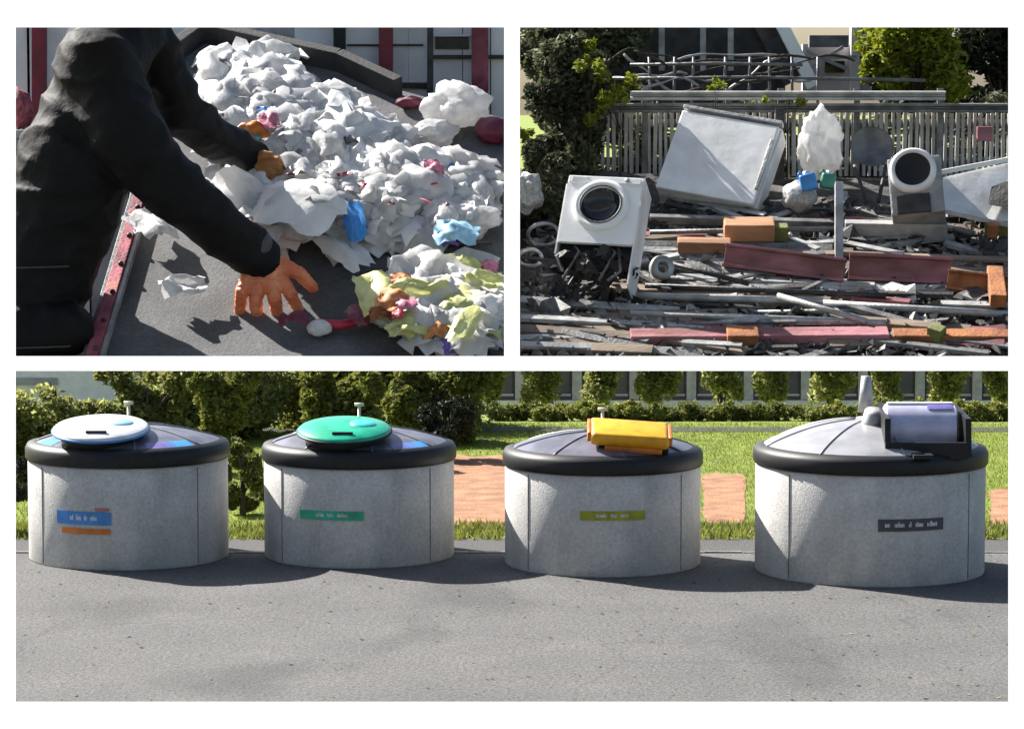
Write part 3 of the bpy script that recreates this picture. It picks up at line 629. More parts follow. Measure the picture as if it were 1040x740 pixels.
def lumpo(name, px, py, w_, h_, m, label, cat, seed, lift=0, sub=3, amp=.3, group=None, d_=None, flat=False, rot=0):
    D = tl(px, py).y - 0; k = D / F; o = mesh_obj(name, lump(seed, m, sub, amp), m, None, not flat)
    o.matrix_world = Matrix.Translation(tl(px, py, lift)) @ (PLR @ Matrix.Rotation(rot, 3, 'Z')).to_4x4() @ Matrix.Diagonal((w_ / 2 * k, h_ / 2 * k * 1.3, (d_ or min(w_, h_)) / 2 * k, 1))
    return tag(o, label, cat, group)
# the heap: base mass of scraps + single sheets
def heap(name, hs, x0, x1, y0, y1, m, label, step=5):
    bm = bmesh.new(); g = {}
    nx, ny = int((x1 - x0) / step), int((y1 - y0) / step)
    for j in range(ny + 1):
        for i in range(nx + 1):
            px, py = x0 + i * step, y0 + j * step; h = heap_h(px, py, hs)
            e = noise.noise(Vector((px * .05, py * .07, 1))) * .07 + noise.noise(Vector((px * .13, py * .16, 4))) * .06
            g[i, j] = (bm.verts.new(tl(px, py, max(.0, h + (e if h > .03 else 0)) if h > 0 else -.03)), h)
    for j in range(ny):
        for i in range(nx):
            q = [g[i, j], g[i + 1, j], g[i + 1, j + 1], g[i, j + 1]]
            if sum(t[1] > 0 for t in q) >= 2: bm.faces.new([t[0] for t in q])
    for v in [v for v in bm.verts if not v.link_faces]: bm.verts.remove(v)
    bmesh.ops.triangulate(bm, faces=bm.faces[:])
    tag(mesh_obj(name, bm, m), label, 'waste heap', kind='stuff')
heap('paper_heap', HEAP, 190, 512, 40, 250, M_paper, 'big heap of crumpled white paper and film on the sorting ramp')
heap('film_heap', HEAP2, 360, 515, 265, 353, M_paper, 'smaller heap of white and yellowish film at the lower right of the ramp')
r_ = random.Random(5); cnt = 0; tries = 0
while cnt < 190 and tries < 5000:
    tries += 1
    hs = HEAP if cnt < 155 else HEAP2
    px, py = (r_.uniform(195, 505), r_.uniform(45, 240)) if hs is HEAP else (r_.uniform(365, 512), r_.uniform(268, 336))
    h = heap_h(px, py, hs)
    if h <= .02 or (hs is HEAP2 and px < 412) or (hs is HEAP and px < 215 and py < 150): continue
    me = crumple(r_.randrange(18), 7, .17, .04, True)
    o = bpy.data.objects.new('paper_sheet', me); C.objects.link(o)
    if not me.materials: me.materials.append(M_paper)
    o.material_slots[0].link = 'OBJECT'; o.material_slots[0].material = r_.choices([M_paper, M_film, M_paperg, M_yg], [4, 6, .5, 0 if hs is HEAP else 5])[0]
    s = r_.uniform(34, 84) * 21.5 / F
    o.matrix_world = Matrix.Translation(tl(px, py, h + r_.uniform(.0, .06))) @ (PLR @ Matrix.Rotation(r_.uniform(0, 6.28), 3, 'Z') @ Matrix.Rotation(r_.gauss(0, .2), 3, 'X') @ Matrix.Rotation(r_.gauss(0, .2), 3, 'Y')).to_4x4() @ Matrix.Scale(s, 4)
    o.location.x = min(o.location.x, -s * .6 - .03)
    mk = {'white_paper': 'crumpled white paper sheet', 'grey_paper': 'grey paper sheet', 'translucent_bag_film': 'glossy white film sheet', 'pale_yellow_bag': 'pale yellow film sheet'}[o.material_slots[0].material.name]
    if hs is HEAP:
        zn = 'at the top of the big heap, below the rubber skirt' if py < 105 else 'at the right end of the big heap' if px > 410 else 'in the big heap beside the clutching glove' if px < 310 else 'in the middle of the big heap'
    else: zn = 'in the smaller heap, right of the yellow green bag' if px > 440 else 'in the smaller heap, on the yellow green bag'
    tag(o, mk + ' ' + zn, 'paper sheet', mk + 's ' + zn)
    cnt += 1
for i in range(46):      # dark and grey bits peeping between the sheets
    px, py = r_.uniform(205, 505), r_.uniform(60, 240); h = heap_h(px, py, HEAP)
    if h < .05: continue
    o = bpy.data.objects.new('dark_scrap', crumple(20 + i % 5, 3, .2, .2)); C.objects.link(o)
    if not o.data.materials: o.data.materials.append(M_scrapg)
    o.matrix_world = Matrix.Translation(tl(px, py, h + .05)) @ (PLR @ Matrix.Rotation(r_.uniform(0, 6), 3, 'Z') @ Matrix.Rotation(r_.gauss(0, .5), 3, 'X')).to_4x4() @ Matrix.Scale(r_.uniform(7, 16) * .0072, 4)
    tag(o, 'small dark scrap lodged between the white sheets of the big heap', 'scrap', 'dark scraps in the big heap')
lm = [mesh_obj('tmp', lump(50 + i, None, 3, .42), M_film, None, True).data for i in range(6)]
for ob in [o for o in C.objects if o.name.startswith('tmp')]: bpy.data.objects.remove(ob)
i = 0
while i < 58:
    px, py = r_.uniform(205, 500), r_.uniform(55, 235); h = heap_h(px, py, HEAP)
    if h < .04: continue
    k = 22 / F; o = bpy.data.objects.new('wadded_bag', lm[i % 6]); C.objects.link(o); i += 1
    o.matrix_world = Matrix.Translation(tl(px, py, h + .01)) @ (PLR @ Matrix.Rotation(r_.uniform(0, 6.28), 3, 'Z')).to_4x4() @ Matrix.Diagonal((r_.uniform(16, 30) * k, r_.uniform(14, 22) * k, r_.uniform(.08, .13), 1))
    o.location.x = min(o.location.x, -.25)
    zn = 'at the top of the big heap, below the rubber skirt' if py < 105 else 'at the right end of the big heap' if px > 410 else 'in the big heap beside the clutching glove' if px < 310 else 'in the middle of the big heap'
    tag(o, 'soft wadded white bag ' + zn, 'plastic bag', 'wadded white bags ' + zn)
for i in range(22):
    px, py = r_.uniform(215, 500), r_.uniform(70, 238); h = heap_h(px, py, HEAP)
    if h < .05: continue
    cn, mm = (('small red scrap', M_red), ('small blue scrap', M_bluep), ('small pale pink scrap', M_pinkw), ('small maroon scrap', M_mar))[i % 4]
    side = 'left half' if px < 350 else 'right half'
    o = bpy.data.objects.new('coloured_scrap', crumple(60 + i % 5, 3, .2, .15)); C.objects.link(o)
    if not o.data.materials: o.data.materials.append(M_red)
    o.material_slots[0].link = 'OBJECT'; o.material_slots[0].material = mm
    o.matrix_world = Matrix.Translation(tl(px, py, h + .12)) @ (PLR @ Matrix.Rotation(r_.uniform(0, 6), 3, 'Z')).to_4x4() @ Matrix.Diagonal((r_.uniform(7, 15) * .0072, r_.uniform(4, 9) * .0072, .06, 1))
    tag(o, cn + ' lying on the ' + side + ' of the big white heap', 'scrap', cn + 's on the ' + side + ' of the big heap')
def hl(px, py, add=.05): return heap_h(px, py, HEAP) + add
crumpled('torn_sheet', 300, 200, 92, 62, M_paper, 'largest torn white sheet lying between the two gloved hands', 'paper sheet', 3, .34, -.6, .15, .1)
crumpled('torn_sheet', 245, 192, 50, 52, M_film, 'curled grey film sheet beside the front forearm', 'film', 8, .28, .8, .3, .25)
crumpled('torn_sheet', 350, 250, 34, 50, M_paper, 'white paper strip hanging below the blue wrapper', 'paper strip', 9, .12, .7, .1, .15)
lumpo('white_bag', 464, 106, 66, 46, M_film, 'bulging white plastic bag at the top right of the ramp', 'plastic bag', 3, .16, 4, .35, d_=40)
lumpo('white_bag', 440, 135, 50, 26, M_film, 'slumped white bag lying below the bulging bag', 'plastic bag', 5, .08, 4, .35, d_=24)
lumpo('maroon_scrap', 416, 104, 30, 12, M_mar, 'small maroon lump under the maroon post', 'scrap', 6, .05, 2, .2, flat=True)
lumpo('maroon_sack', 500, 132, 34, 26, M_mar, 'dark red sack at the right edge of the ramp', 'sack', 7, .08, 3, .25)
crumpled('red_packet', 448, 157, 44, 17, M_red, 'bright red wrapper beside the grey gap on the right', 'wrapper', 4, .17, .1, .2)
crumpled('pink_packet', 440, 167, 20, 13, M_pinkw, 'small pink wrapper just under the bright red wrapper', 'wrapper', 5, .17, .3, .2)
crumpled('red_packet', 257, 131, 32, 14, M_orng, 'orange red packet on the left of the heap', 'wrapper', 6, .36, .35, .2)
crumpled('green_packet', 252, 139, 24, 7, M_cyanp, 'thin pale green strip under the orange red packet', 'wrapper', 7, .36, .1, .2)
crumpled('pink_packet', 274, 121, 20, 16, M_pinkw, 'pink wrapper touching the orange red packet', 'wrapper', 10, .4, .5, .2)
crumpled('blue_wrapper', 360, 222, 22, 40, M_bluep, 'upright dark blue wrapper in the middle of the ramp', 'wrapper', 11, .2, .15, .3)
crumpled('blue_wrapper', 463, 232, 46, 24, M_skyb, 'light blue packet at the lower edge of the big heap', 'wrapper', 12, .2, -.1, .2)
crumpled('violet_wrapper', 456, 245, 20, 7, M_vio, 'violet strip under the light blue packet', 'wrapper', 13, .16, 0, .1)
lumpo('maroon_scrap', 281, 231, 20, 17, M_mar, 'dark maroon scrap above the front glove', 'scrap', 9, .16, 2, .3, flat=True)
crumpled('blue_scrap', 262, 243, 16, 9, M_vio, 'small blue violet scrap at the cuff of the front glove', 'scrap', 4, .3, 0, .2)
crumpled('white_scrap', 186, 286, 48, 16, M_paper, 'small torn white scrap lying alone under the front arm', 'paper scrap', 2, .04, .1, .1, .16)
crumpled('white_scrap', 152, 224, 38, 36, M_paper, 'white paper corner between the rail and the front arm', 'paper scrap', 5, .05, .7, .1, .2)
# yellowish bag with orange peel papers
for k, (px, py, ww, hh, m, lab) in enumerate([(382, 290, 42, 40, M_yg, 'yellow green crumpled bag at the left end of the small heap'), (425, 283, 62, 14, M_yg, 'pale yellow film strip across the top of the small heap'), (498, 277, 40, 14, M_yg, 'pale yellow flap at the right edge of the ramp'),
    (472, 322, 26, 46, M_yg, 'tall yellow green film fold in the small heap'), (420, 328, 56, 16, M_yg, 'flat yellow green bag end at the front of the small heap'),
    (408, 277, 24, 12, M_orgs, 'orange paper scrap on the top left of the small heap'), (398, 298, 34, 18, M_orgs, 'orange brown scrap in the yellow green bag'), (390, 312, 30, 14, M_rustb, 'brown scrap under the yellow green bag'),
    (404, 314, 12, 12, M_red, 'tiny red scrap in the small heap'), (452, 330, 46, 16, M_orgs, 'long orange scrap above the violet wrapper'), (444, 331, 12, 14, M_red, 'red scrap in front of the long orange scrap'), (413, 302, 22, 14, M_pinkw, 'pale pink scrap in the middle of the small heap'),
    (497, 265, 18, 16, M_pinkw, 'faded pink scrap lying above the yellow flap')]):
    crumpled('coloured_scrap', px, py + 4, ww, hh, m, lab, 'scrap', k, heap_h(px, py, HEAP2) * .8 + .07, rnd.uniform(-.4, .4), .1, .2)
crumpled('red_strip', 366, 317, 24, 30, M_mar, 'dark maroon strip bent at the left of the small heap', 'strip', 3, .07, .5, 0, .1)
o = empty('red_wand', tl(345, 330), 'pink and red plastic strip with a white knob lying in front of the small heap', 'toy')
bm = bmesh.new(); tube(bm, [tl(322, 328, .05), tl(345, 330, .06), tl(374, 324, .06)], [.03, .035, .03], 8); q = mesh_obj('strip', bm, M_red, None, True); relink(q, o)
q = mesh_obj('knob', lump(4, None, 3, .15), M_paper, None, True); q.matrix_world = Matrix.Translation(tl(324, 333, .06)) @ Matrix.Diagonal((.09, .07, .06, 1)); relink(q, o)
crumpled('pink_packet', 298, 322, 32, 18, M_mar, 'maroon scrap right under the fingertips of the front glove', 'scrap', 8, .03, 0, 0)
crumpled('violet_wrapper', 462, 350, 30, 22, M_vio, 'violet blue wrapper at the bottom of the ramp', 'wrapper', 14, .1, .2, .2)
bm = bmesh.new(); pts = []
for k in range(26):
    t = k / 25; pts.append(tl(448 + 50 * t, 346 - 10 * math.sin(t * math.pi) + 16 * t * t, .06 + .05 * math.sin(t * math.pi)))
tube(bm, pts, .022, 8); tag(mesh_obj('black_cable', bm, M_black, None, True), 'curved black cable beside the violet blue wrapper', 'cable')
bm = bmesh.new(); tube(bm, [tl(392, 242, .05), tl(430, 246, .05), tl(500, 246, .05)], .02, 6); tag(mesh_obj('dark_strap', bm, M_scrapd, None, True), 'dark strap along the lower edge of the big heap', 'strap')
lumpo('pink_bundle', 24, 100, 0.1, 0.1, M_pinkw, 'x', 'x', 1) if False else None
bm = lump(12, None, 3, .3); o = mesh_obj('pink_bundle', bm, M_rust, None, True); o.matrix_world = Matrix.Translation(at(20, 110, 23.9)) @ Matrix.Diagonal((.11, .1, .17, 1)); tag(o, 'faded red bundle on a shelf against the wall at the far left', 'bundle')
bm = bmesh.new(); A = at(2, 136, 23.9); box(bm, A, (.5, .4, .06)); B = at(2, 330, 23.9); box(bm, (A.x, A.y, (Z1 + A.z - .03) / 2), (.3, .3, A.z - .03 - Z1)); tag(mesh_obj('wall_shelf', bm, M_paperg), 'grey pedestal shelf under the faded red bundle', 'shelf')

# ---------------------------------------------------------------- the person (kneeling beside the ramp, leaning over it)
def P(px, py, D, r):
    D += .23 * min(1, max(0, (px - 150) / 100)) + (.22 * min(1, max(0, (px - 195) / 60)) if py < 186 else 0); return at(px, py, D), r * D / F
def chain(*pts):
    q = [P(*p) for p in pts]; return [(q[i][0], q[i][1], q[i + 1][0], q[i + 1][1]) for i in range(len(q) - 1)]
torso = [(30, 318, 20.75, 50), (48, 250, 20.7, 58), (78, 165, 20.65, 60), (98, 95, 20.7, 46), (104, 40, 20.8, 34)]
rarm = [(98, 70, 20.5, 40), (128, 138, 20.35, 38), (188, 204, 20.4, 30), (262, 262, 20.62, 24)]
larm = [(116, 22, 20.95, 34), (150, 30, 21.1, 24), (182, 112, 21.3, 25), (214, 138, 21.4, 21), (258, 158, 21.55, 15)]
legs = [(10, 325, 20.6, 36), (66, 343, 20.5, 20)], [(10, 325, 21.0, 36), (62, 343, 20.95, 18)]
def thin(ch, k): return [(a, b, c, d * k) for a, b, c, d in ch]
head = chain((106, 30, 20.8, 16), (112, -12, 20.75, 15)) + chain((116, -28, 20.7, 24), (118, -42, 20.7, 25)) + chain((128, -22, 20.6, 15), (130, -16, 20.6, 13)) + chain((139, -30, 20.55, 3.5), (141, -25, 20.55, 4))
def hand(wr, palm, tips, rw, rf, th):
    q = chain(wr, palm); out = list(q)
    for t in tips: out += chain(*t)
    return out
rh = chain((256, 252, 20.60, 19), (270, 268, 20.62, 18)) + chain((260, 272, 20.62, 12), (284, 272, 20.66, 12)) + \
     chain((255, 272, 20.58, 8), (246, 296, 20.52, 6.8), (243, 318, 20.62, 5.4)) + chain((264, 279, 20.56, 8), (260, 304, 20.50, 7), (261, 328, 20.62, 5.4)) + \
     chain((274, 280, 20.56, 8), (279, 304, 20.50, 7), (283, 326, 20.62, 5.4)) + chain((283, 278, 20.58, 7.6), (295, 298, 20.53, 6.6), (304, 316, 20.64, 5.2)) + \
     chain((284, 268, 20.62, 8.5), (303, 277, 20.60, 7), (318, 292, 20.66, 5.6))
lh = chain((258, 158, 21.5, 11), (266, 165, 21.5, 10)) + chain((264, 170, 21.45, 5), (268, 178, 21.42, 4.5), (267, 184, 21.45, 4)) + chain((268, 168, 21.45, 5), (276, 175, 21.42, 4.5), (276, 182, 21.45, 4)) + \
     chain((271, 165, 21.45, 5), (282, 170, 21.42, 4.5), (284, 177, 21.45, 4)) + chain((270, 162, 21.48, 5), (281, 163, 21.45, 4.5), (286, 168, 21.47, 4)) + chain((262, 160, 21.45, 5), (268, 157, 21.4, 4.5), (275, 158, 21.4, 4))
body = blob_mesh('person', chain(*thin(torso, .8)) + chain(*thin(rarm, .7)) + chain(*thin(larm, .7)) + head + chain((258, 256, 20.60, 13), (274, 272, 20.64, 14)) + chain((256, 157, 21.52, 9), (266, 165, 21.5, 8)) + chain(*thin(legs[0], .8)) + chain(*thin(legs[1], .8)), .035, M_skin)
tag(body, 'person in a black jacket and orange gloves leaning over the waste heap', 'person')
jk = blob_mesh('jacket', chain(*torso) + chain(*rarm) + chain(*larm) + chain((98, 70, 20.6, 44), (140, 28, 21.0, 30)) + chain((0, 334, 20.45, 31), (66, 335, 20.45, 28)), .022, M_nylon, body, 9, .03, .5)
gl = blob_mesh('glove', rh, .0085, M_glove, body, 3, .006, .07); gl['label'] = 'orange rubber glove spread over the ramp'
gl2 = blob_mesh('glove', lh, .008, M_glovep, body, 2, .004, .06); gl2['label'] = 'tan orange glove clutching paper'
blob_mesh('trousers', chain(*legs[0]) + chain(*legs[1]) + chain((64, 343, 20.5, 20), (-40, 350, 20.55, 14)) + chain((60, 343, 20.95, 18), (-40, 350, 21.0, 14)), .03, M_cloth, body, 5, .03, .3)
blob_mesh('hair', chain((114, -42, 20.75, 24), (112, -30, 20.82, 23)) + chain((116, -50, 20.7, 22), (122, -52, 20.66, 18)), .03, M_hair, body, 3)
for (A, B) in (((14, 272), (70, 270)), ((14, 353), (72, 351)), ((128, 215), (96, 345))):
    pts = []
    for k in range(13):
        t = k / 12; px, py = A[0] + (B[0] - A[0]) * t, A[1] + (B[1] - A[1]) * t
        d = ray(px, py).normalized(); ok, loc, nn, ix = jk.ray_cast(CAM, d)
        if ok: pts.append(loc + nn * .004)
    if len(pts) > 3 and A[0] < 100: bm = bmesh.new(); tube(bm, pts, .008, 6); mesh_obj('jacket_seam', bm, M_nylong, body, True)
# cuff of the front sleeve
bm = bmesh.new(); c0, c1 = at(250, 250, 20.82), at(262, 262, 20.84); tube(bm, [c0, c0.lerp(c1, .3), c0.lerp(c1, .7), c1], [.165, .178, .172, .16], 24); mesh_obj('cuff', bm, M_nylong, body, True)

# ================================================================== UPPER RIGHT: scrap heap
bm = bmesh.new(); g = {}
nx, ny = 40, 26
for j in range(ny + 1):
    for i in range(nx + 1):
        x = .015 + 4.7 * i / nx; y = 20.25 + 3.0 * j / ny; z = Z1 + (y - 20.3) * math.tan(R(22)) + noise.noise(Vector((x * 1.5, y * 1.7, 0))) * .07 + noise.noise(Vector((x * 5, y * 5, 3))) * .035
        g[i, j] = bm.verts.new((x, y, z))
for j in range(ny):
    for i in range(nx): bm.faces.new((g[i, j], g[i + 1, j], g[i + 1, j + 1], g[i, j + 1]))
struct(mesh_obj('earth_slope', bm, M_dirt, None, True))
zt = Z1 + 2.95 * math.tan(R(22))
bm = bmesh.new(); box(bm, (2.45, 25.3, zt / 2 + Z1 / 2 - .02), (4.85, 4.2, zt - Z1)); struct(mesh_obj('upper_ground', bm, M_dirt))
V, Fc = [], []; r_ = random.Random(9)
for _ in range(3600):
    px, py = r_.uniform(528, 1030), r_.uniform(205, 364); p = tr(px, py, .03 + r_.random() * .05); s = r_.uniform(.01, .045); i = len(V)
    q = [Vector((r_.gauss(0, 1), r_.gauss(0, 1), r_.gauss(0, .7))) * s for _ in range(4)]
    V += [p + t for t in q]; Fc += [(i, i + 1, i + 2), (i, i + 2, i + 3), (i, i + 3, i + 1), (i + 1, i + 3, i + 2)]
me = bpy.data.meshes.new('rubble'); me.from_pydata(V, [], Fc); o = link('rubble', me, mat('rubble_bits', (.22, .21, .195), (.07, .067, .062), .9, 3, island=.8)); tag(o, 'loose rubble and broken bits covering the slope', 'rubble', kind='stuff')

def lab_thing(o, label, cat, group=None): return tag(o, label, cat, group)
# leaning dirty white fridge
def oriented(px, py, D, yaw, lean, roll):
    return Matrix.Translation(at(px, py, D)) @ Matrix.Rotation(yaw, 4, 'Z') @ Matrix.Rotation(lean, 4, 'X') @ Matrix.Rotation(roll, 4, 'Y')
D = 22.75; k = D / F
fg = empty('fridge', at(731, 161, D), 'dirty white fridge lying tilted against the slat fence', 'fridge'); Mf = oriented(731, 161, D, R(-14), R(-33), R(11))
bm = bmesh.new(); box(bm, (0, .12, 0), (106 * k, .20, 96 * k), Mf, .015); q = mesh_obj('cabinet', bm, M_enamd); relink(q, fg)
bm = bmesh.new(); box(bm, (-1 * k, -.02, -2 * k), (104 * k, .06, 94 * k), Mf, .014); q = mesh_obj('door', bm, M_enamd); relink(q, fg); dq = q
bm = bmesh.new(); box(bm, (0, -.02, 49.5 * k), (106 * k, .075, 4 * k), Mf, .006); q = mesh_obj('top_trim', bm, M_scrapl); relink(q, fg)
bm = bmesh.new(); box(bm, (49 * k, -.056, -2 * k), (4 * k, .02, 60 * k), Mf, .005); q = mesh_obj('handle', bm, M_scrapl); relink(q, dq)
# washing machine
D = 21.1; k = D / F
wm = empty('washing_machine', at(610, 300, D), 'white front loading washing machine with its lower panel missing', 'washing machine'); Mw = oriented(610, 213, D, R(-13), R(-31), R(2.5))
W, Hh = 78 * k, 77 * k
bm = bmesh.new(); rr = .185
# front panel with round opening
n_ = 48; outer = []; inner = []
for i in range(n_):
    t = 2 * math.pi * i / n_; c_, s_ = math.cos(t), math.sin(t); q = max(abs(c_) / (W / 2), abs(s_) / (Hh / 2)); outer.append(Vector((c_ / q, 0, s_ / q))); inner.append(Vector((c_ * rr, 0, s_ * rr + 4 * k)))
rings = []
for pts, y_ in ((inner, .03), (inner, -.0), (outer, 0), (outer, .03)): rings.append([bm.verts.new(Mw @ (p + Vector((0, y_, 0)))) for p in pts])
for A, B in zip(rings, rings[1:]):
    for i in range(n_): bm.faces.new((A[i], A[(i + 1) % n_], B[(i + 1) % n_], B[i]))
q = mesh_obj('front_panel', bm, M_enam); relink(q, wm); fp = q
bm = bmesh.new(); box(bm, (0, -.008, Hh / 2 - .035), (W * .96, .014, .05), Mw, .004); q = mesh_obj('control_panel', bm, M_enam); relink(q, fp)
bm = bmesh.new(); lathe(bm, [(.016, 0), (.016, .02), (0, .022)], 14, Mw @ Matrix.Translation((W * .3, -.014, Hh / 2 - .035)) @ Matrix.Rotation(R(90), 4, 'X')); q = mesh_obj('dial', bm, M_scrapl, None, True); relink(q, fp)
bm = bmesh.new(); box(bm, (-W * .33, -.017, Hh / 2 - .035), (W * .22, .008, .036), Mw, .003); q = mesh_obj('detergent_drawer', bm, M_whitep); relink(q, fp)
MD = Mw @ Matrix.Translation((0, 0, 4 * k)) @ Matrix.Rotation(R(90), 4, 'X')
bm = bmesh.new(); lathe(bm, [(.2, -.005), (.205, .02), (.19, .04), (.155, .035), (.145, .01)], 48, MD); q = mesh_obj('door_ring', bm, M_enam, None, True); relink(q, wm)
bm = bmesh.new(); lathe(bm, [(.158, .037), (.15, .046), (.142, .036)], 48, MD); q2 = mesh_obj('seal', bm, M_scrapg, None, True); relink(q2, q)
bm = bmesh.new(); lathe(bm, [(.148, .012), (.12, -.03), (.07, -.05), (0, -.055)], 40, MD); q = mesh_obj('door_glass', bm, M_glass, None, True); relink(q, wm)
bm = bmesh.new(); box(bm, (0, .16, Hh / 2 - .006), (W, .28, .012), Mw); q = mesh_obj('top', bm, M_enam); relink(q, wm)
Ht = 122 * k; zc_ = Hh / 2 - Ht / 2
bm = bmesh.new(); box(bm, (W / 2 + .006, .145, zc_), (.012, .30, Ht), Mw); q = mesh_obj('side_panel', bm, M_enamd); relink(q, wm)
bm = bmesh.new(); box(bm, (-W / 2 - .006, .15, zc_ + .08), (.012, .28, Ht * .66), Mw); q = mesh_obj('side_panel', bm, M_enamd); relink(q, wm)
bm = bmesh.new(); box(bm, (0, .17, zc_ + .1), (W * .95, .2, Ht * .70), Mw); q = mesh_obj('inner_works', bm, M_black); relink(q, wm)
bm = bmesh.new(); lathe(bm, [(.0, -.02), (.08, -.02), (.08, .1), (.02, .11), (.02, .15), (0, .15)], 22, Mw @ Matrix.Translation((-.1, .1, -Hh / 2 - .16)) @ Matrix.Rotation(R(90), 4, 'Y')); q = mesh_obj('motor', bm, M_scrapd, None, True); relink(q, wm)
for dx_, dz_ in ((.1, -.05), (-.16, -.06), (.16, -.2)):
    bm = bmesh.new(); tube(bm, [Mw @ Vector((dx_, .06, -Hh / 2 - .0)), Mw @ Vector((dx_ + .05, .03, -Hh / 2 + dz_)), Mw @ Vector((dx_ - .04, .05, -Hh / 2 - .27))], .012, 7); q = mesh_obj('hose', bm, M_scrapg, None, True); relink(q, wm)
r_ = random.Random(3)
for i in range(26):
    px, py = r_.uniform(566, 640), r_.uniform(256, 304); o = bpy.data.objects.new('dark_debris', crumple(80 + i % 5, 3, .3, .2)); C.objects.link(o)
    if not o.data.materials: o.data.materials.append(M_scrapd)
    o.matrix_world = Matrix.Translation(at(px, py, 20.95)) @ Matrix.Rotation(r_.uniform(0, 6), 4, 'Z') @ Matrix.Rotation(r_.uniform(0, 1.6), 4, 'X') @ Matrix.Scale(r_.uniform(12, 26) * .007, 4)
    tag(o, 'dark broken debris heaped under the white front of the washing machine', 'debris', 'dark debris under the washing machine', 'thing')
# second appliance: grey machine with exposed drum
D = 21.9; k = D / F
dm = empty('dryer', at(930, 215, D), 'grey appliance with an exposed pale drum ring on the right of the heap', 'appliance'); Mx = oriented(930, 184, D, R(-10), R(-24), R(-6))
bm = bmesh.new(); box(bm, (0, .2, -4 * k), (54 * k, .4, 62 * k), Mx, .012); q = mesh_obj('cabinet', bm, M_scrapl); relink(q, dm)
ML = Mx @ Matrix.Translation((-2 * k, -.02, 10 * k)) @ Matrix.Rotation(R(90), 4, 'X')
bm = bmesh.new(); lathe(bm, [(.17, -.05), (.175, .03), (.165, .05), (.135, .055), (.125, .02)], 40, ML); q = mesh_obj('drum_ring', bm, M_enamd, None, True); relink(q, dm)
bm = bmesh.new(); lathe(bm, [(.13, .045), (.1, .03), (0, .028)], 30, ML); q = mesh_obj('drum_mouth', bm, M_black, None, True); relink(q, dm)
bm = bmesh.new(); box(bm, (-4 * k, -.012, -25 * k), (34 * k, .03, 20 * k), Mx, .004); q = mesh_obj('service_hatch', bm, M_scrapd); relink(q, dm)
# white panel / door at the right
D = 22.0; k = D / F
cp = empty('car_door', at(990, 215, D), 'pale dented vehicle door leaning at the right edge of the heap', 'vehicle door'); 
q4 = [at(952, 212, D), at(958, 180, D + .25), at(1035, 163, D + .3), at(1045, 228, D - .1), at(1000, 222, D)]
bm = bmesh.new(); prism(bm, q4, (0, .09, -.02)); q = mesh_obj('door_skin', bm, M_enamd); relink(q, cp)
q4 = [at(1005, 208, D - .02), at(1008, 190, D + .1), at(1040, 178, D + .12), at(1042, 215, D - .12)]; bm = bmesh.new(); prism(bm, q4, (0, .05, 0)); q = mesh_obj('window_opening', bm, M_scrapd); relink(q, cp)
bm = bmesh.new(); bar(bm, at(955, 214, D - .03), at(1040, 232, D - .13), .02, .03); q = mesh_obj('sill_trim', bm, M_scrapl); relink(q, cp)
bm = bmesh.new(); bar(bm, at(950, 176, D + .2), at(1035, 160, D + .28), .03, .035); q = mesh_obj('frame_edge', bm, M_enam); relink(q, cp)
# white bag, blue and teal canisters, grey seat pan
def lumpr(name, px, py, D, w_, h_, d_, m, label, cat, seed, sub=3, amp=.3, smooth=True):
    k = D / F; o = mesh_obj(name, lump(seed, None, sub, amp), m, None, smooth); o.matrix_world = Matrix.Translation(at(px, py, D)) @ Matrix.Diagonal((w_ / 2 * k, d_ / 2, h_ / 2 * k, 1)); return tag(o, label, cat)
lumpr('white_sack', 833, 146, 22.9, 44, 66, .3, M_film, 'stuffed white plastic sack standing before the fence', 'sack', 15, 4, .35)
lumpr('grey_sack', 812, 200, 22.4, 34, 30, .2, M_scrapl, 'small pale sack beside the blue canister', 'sack', 16, 3, .4)
def canister(px, py, D, w_, h_, m, label):
    k = D / F; r0 = empty('canister', at(px, py + h_ / 2, D), label, 'canister', rot=(R(-12), R(rnd.uniform(-15, 15)), 0))
    bm = bmesh.new(); box(bm, (0, 0, h_ * k / 2), (w_ * k, .1, h_ * k), None, .02); mesh_obj('body', bm, m, r0, True)
    bm = bmesh.new(); lathe(bm, [(.022, h_ * k - .005), (.022, h_ * k + .025), (0, h_ * k + .027)], 12); mesh_obj('cap', bm, M_whitep, r0, True)
    bm = bmesh.new(); tube(bm, [(-.02, 0, h_ * k - .01), (-.045, 0, h_ * k + .03), (-.07, 0, h_ * k - .01)], .01, 6); mesh_obj('handle', bm, m, r0, True)
canister(823, 185, 22.3, 17, 17, M_bluep, 'small blue canister below the white sack'); canister(840, 184, 22.3, 15, 15, M_teal, 'small teal canister right beside the blue canister')
ds = empty('dish', at(885, 150, 23.0), 'round grey dish propped against the fence', 'dish'); Md = oriented(885, 150, 23.0, R(5), R(-20), 0) @ Matrix.Rotation(R(90), 4, 'X'); k = 23 / F
bm = bmesh.new(); lathe(bm, [(0, -.03), (10 * k, -.025), (19 * k, .0), (22 * k, .02), (22.5 * k, .03), (21 * k, .015), (0, -.015)], 40, Md @ Matrix.Diagonal((1, .95, 1, 1))); q = mesh_obj('bowl', bm, M_scrapg, None, True); relink(q, ds)
bm = bmesh.new(); tube(bm, [at(868, 168, 22.9), at(880, 205, 22.6)], .015, 6); tube(bm, [at(900, 168, 22.9), at(892, 205, 22.6)], .015, 6); q = mesh_obj('stand', bm, M_scrapd, None, True); relink(q, ds)
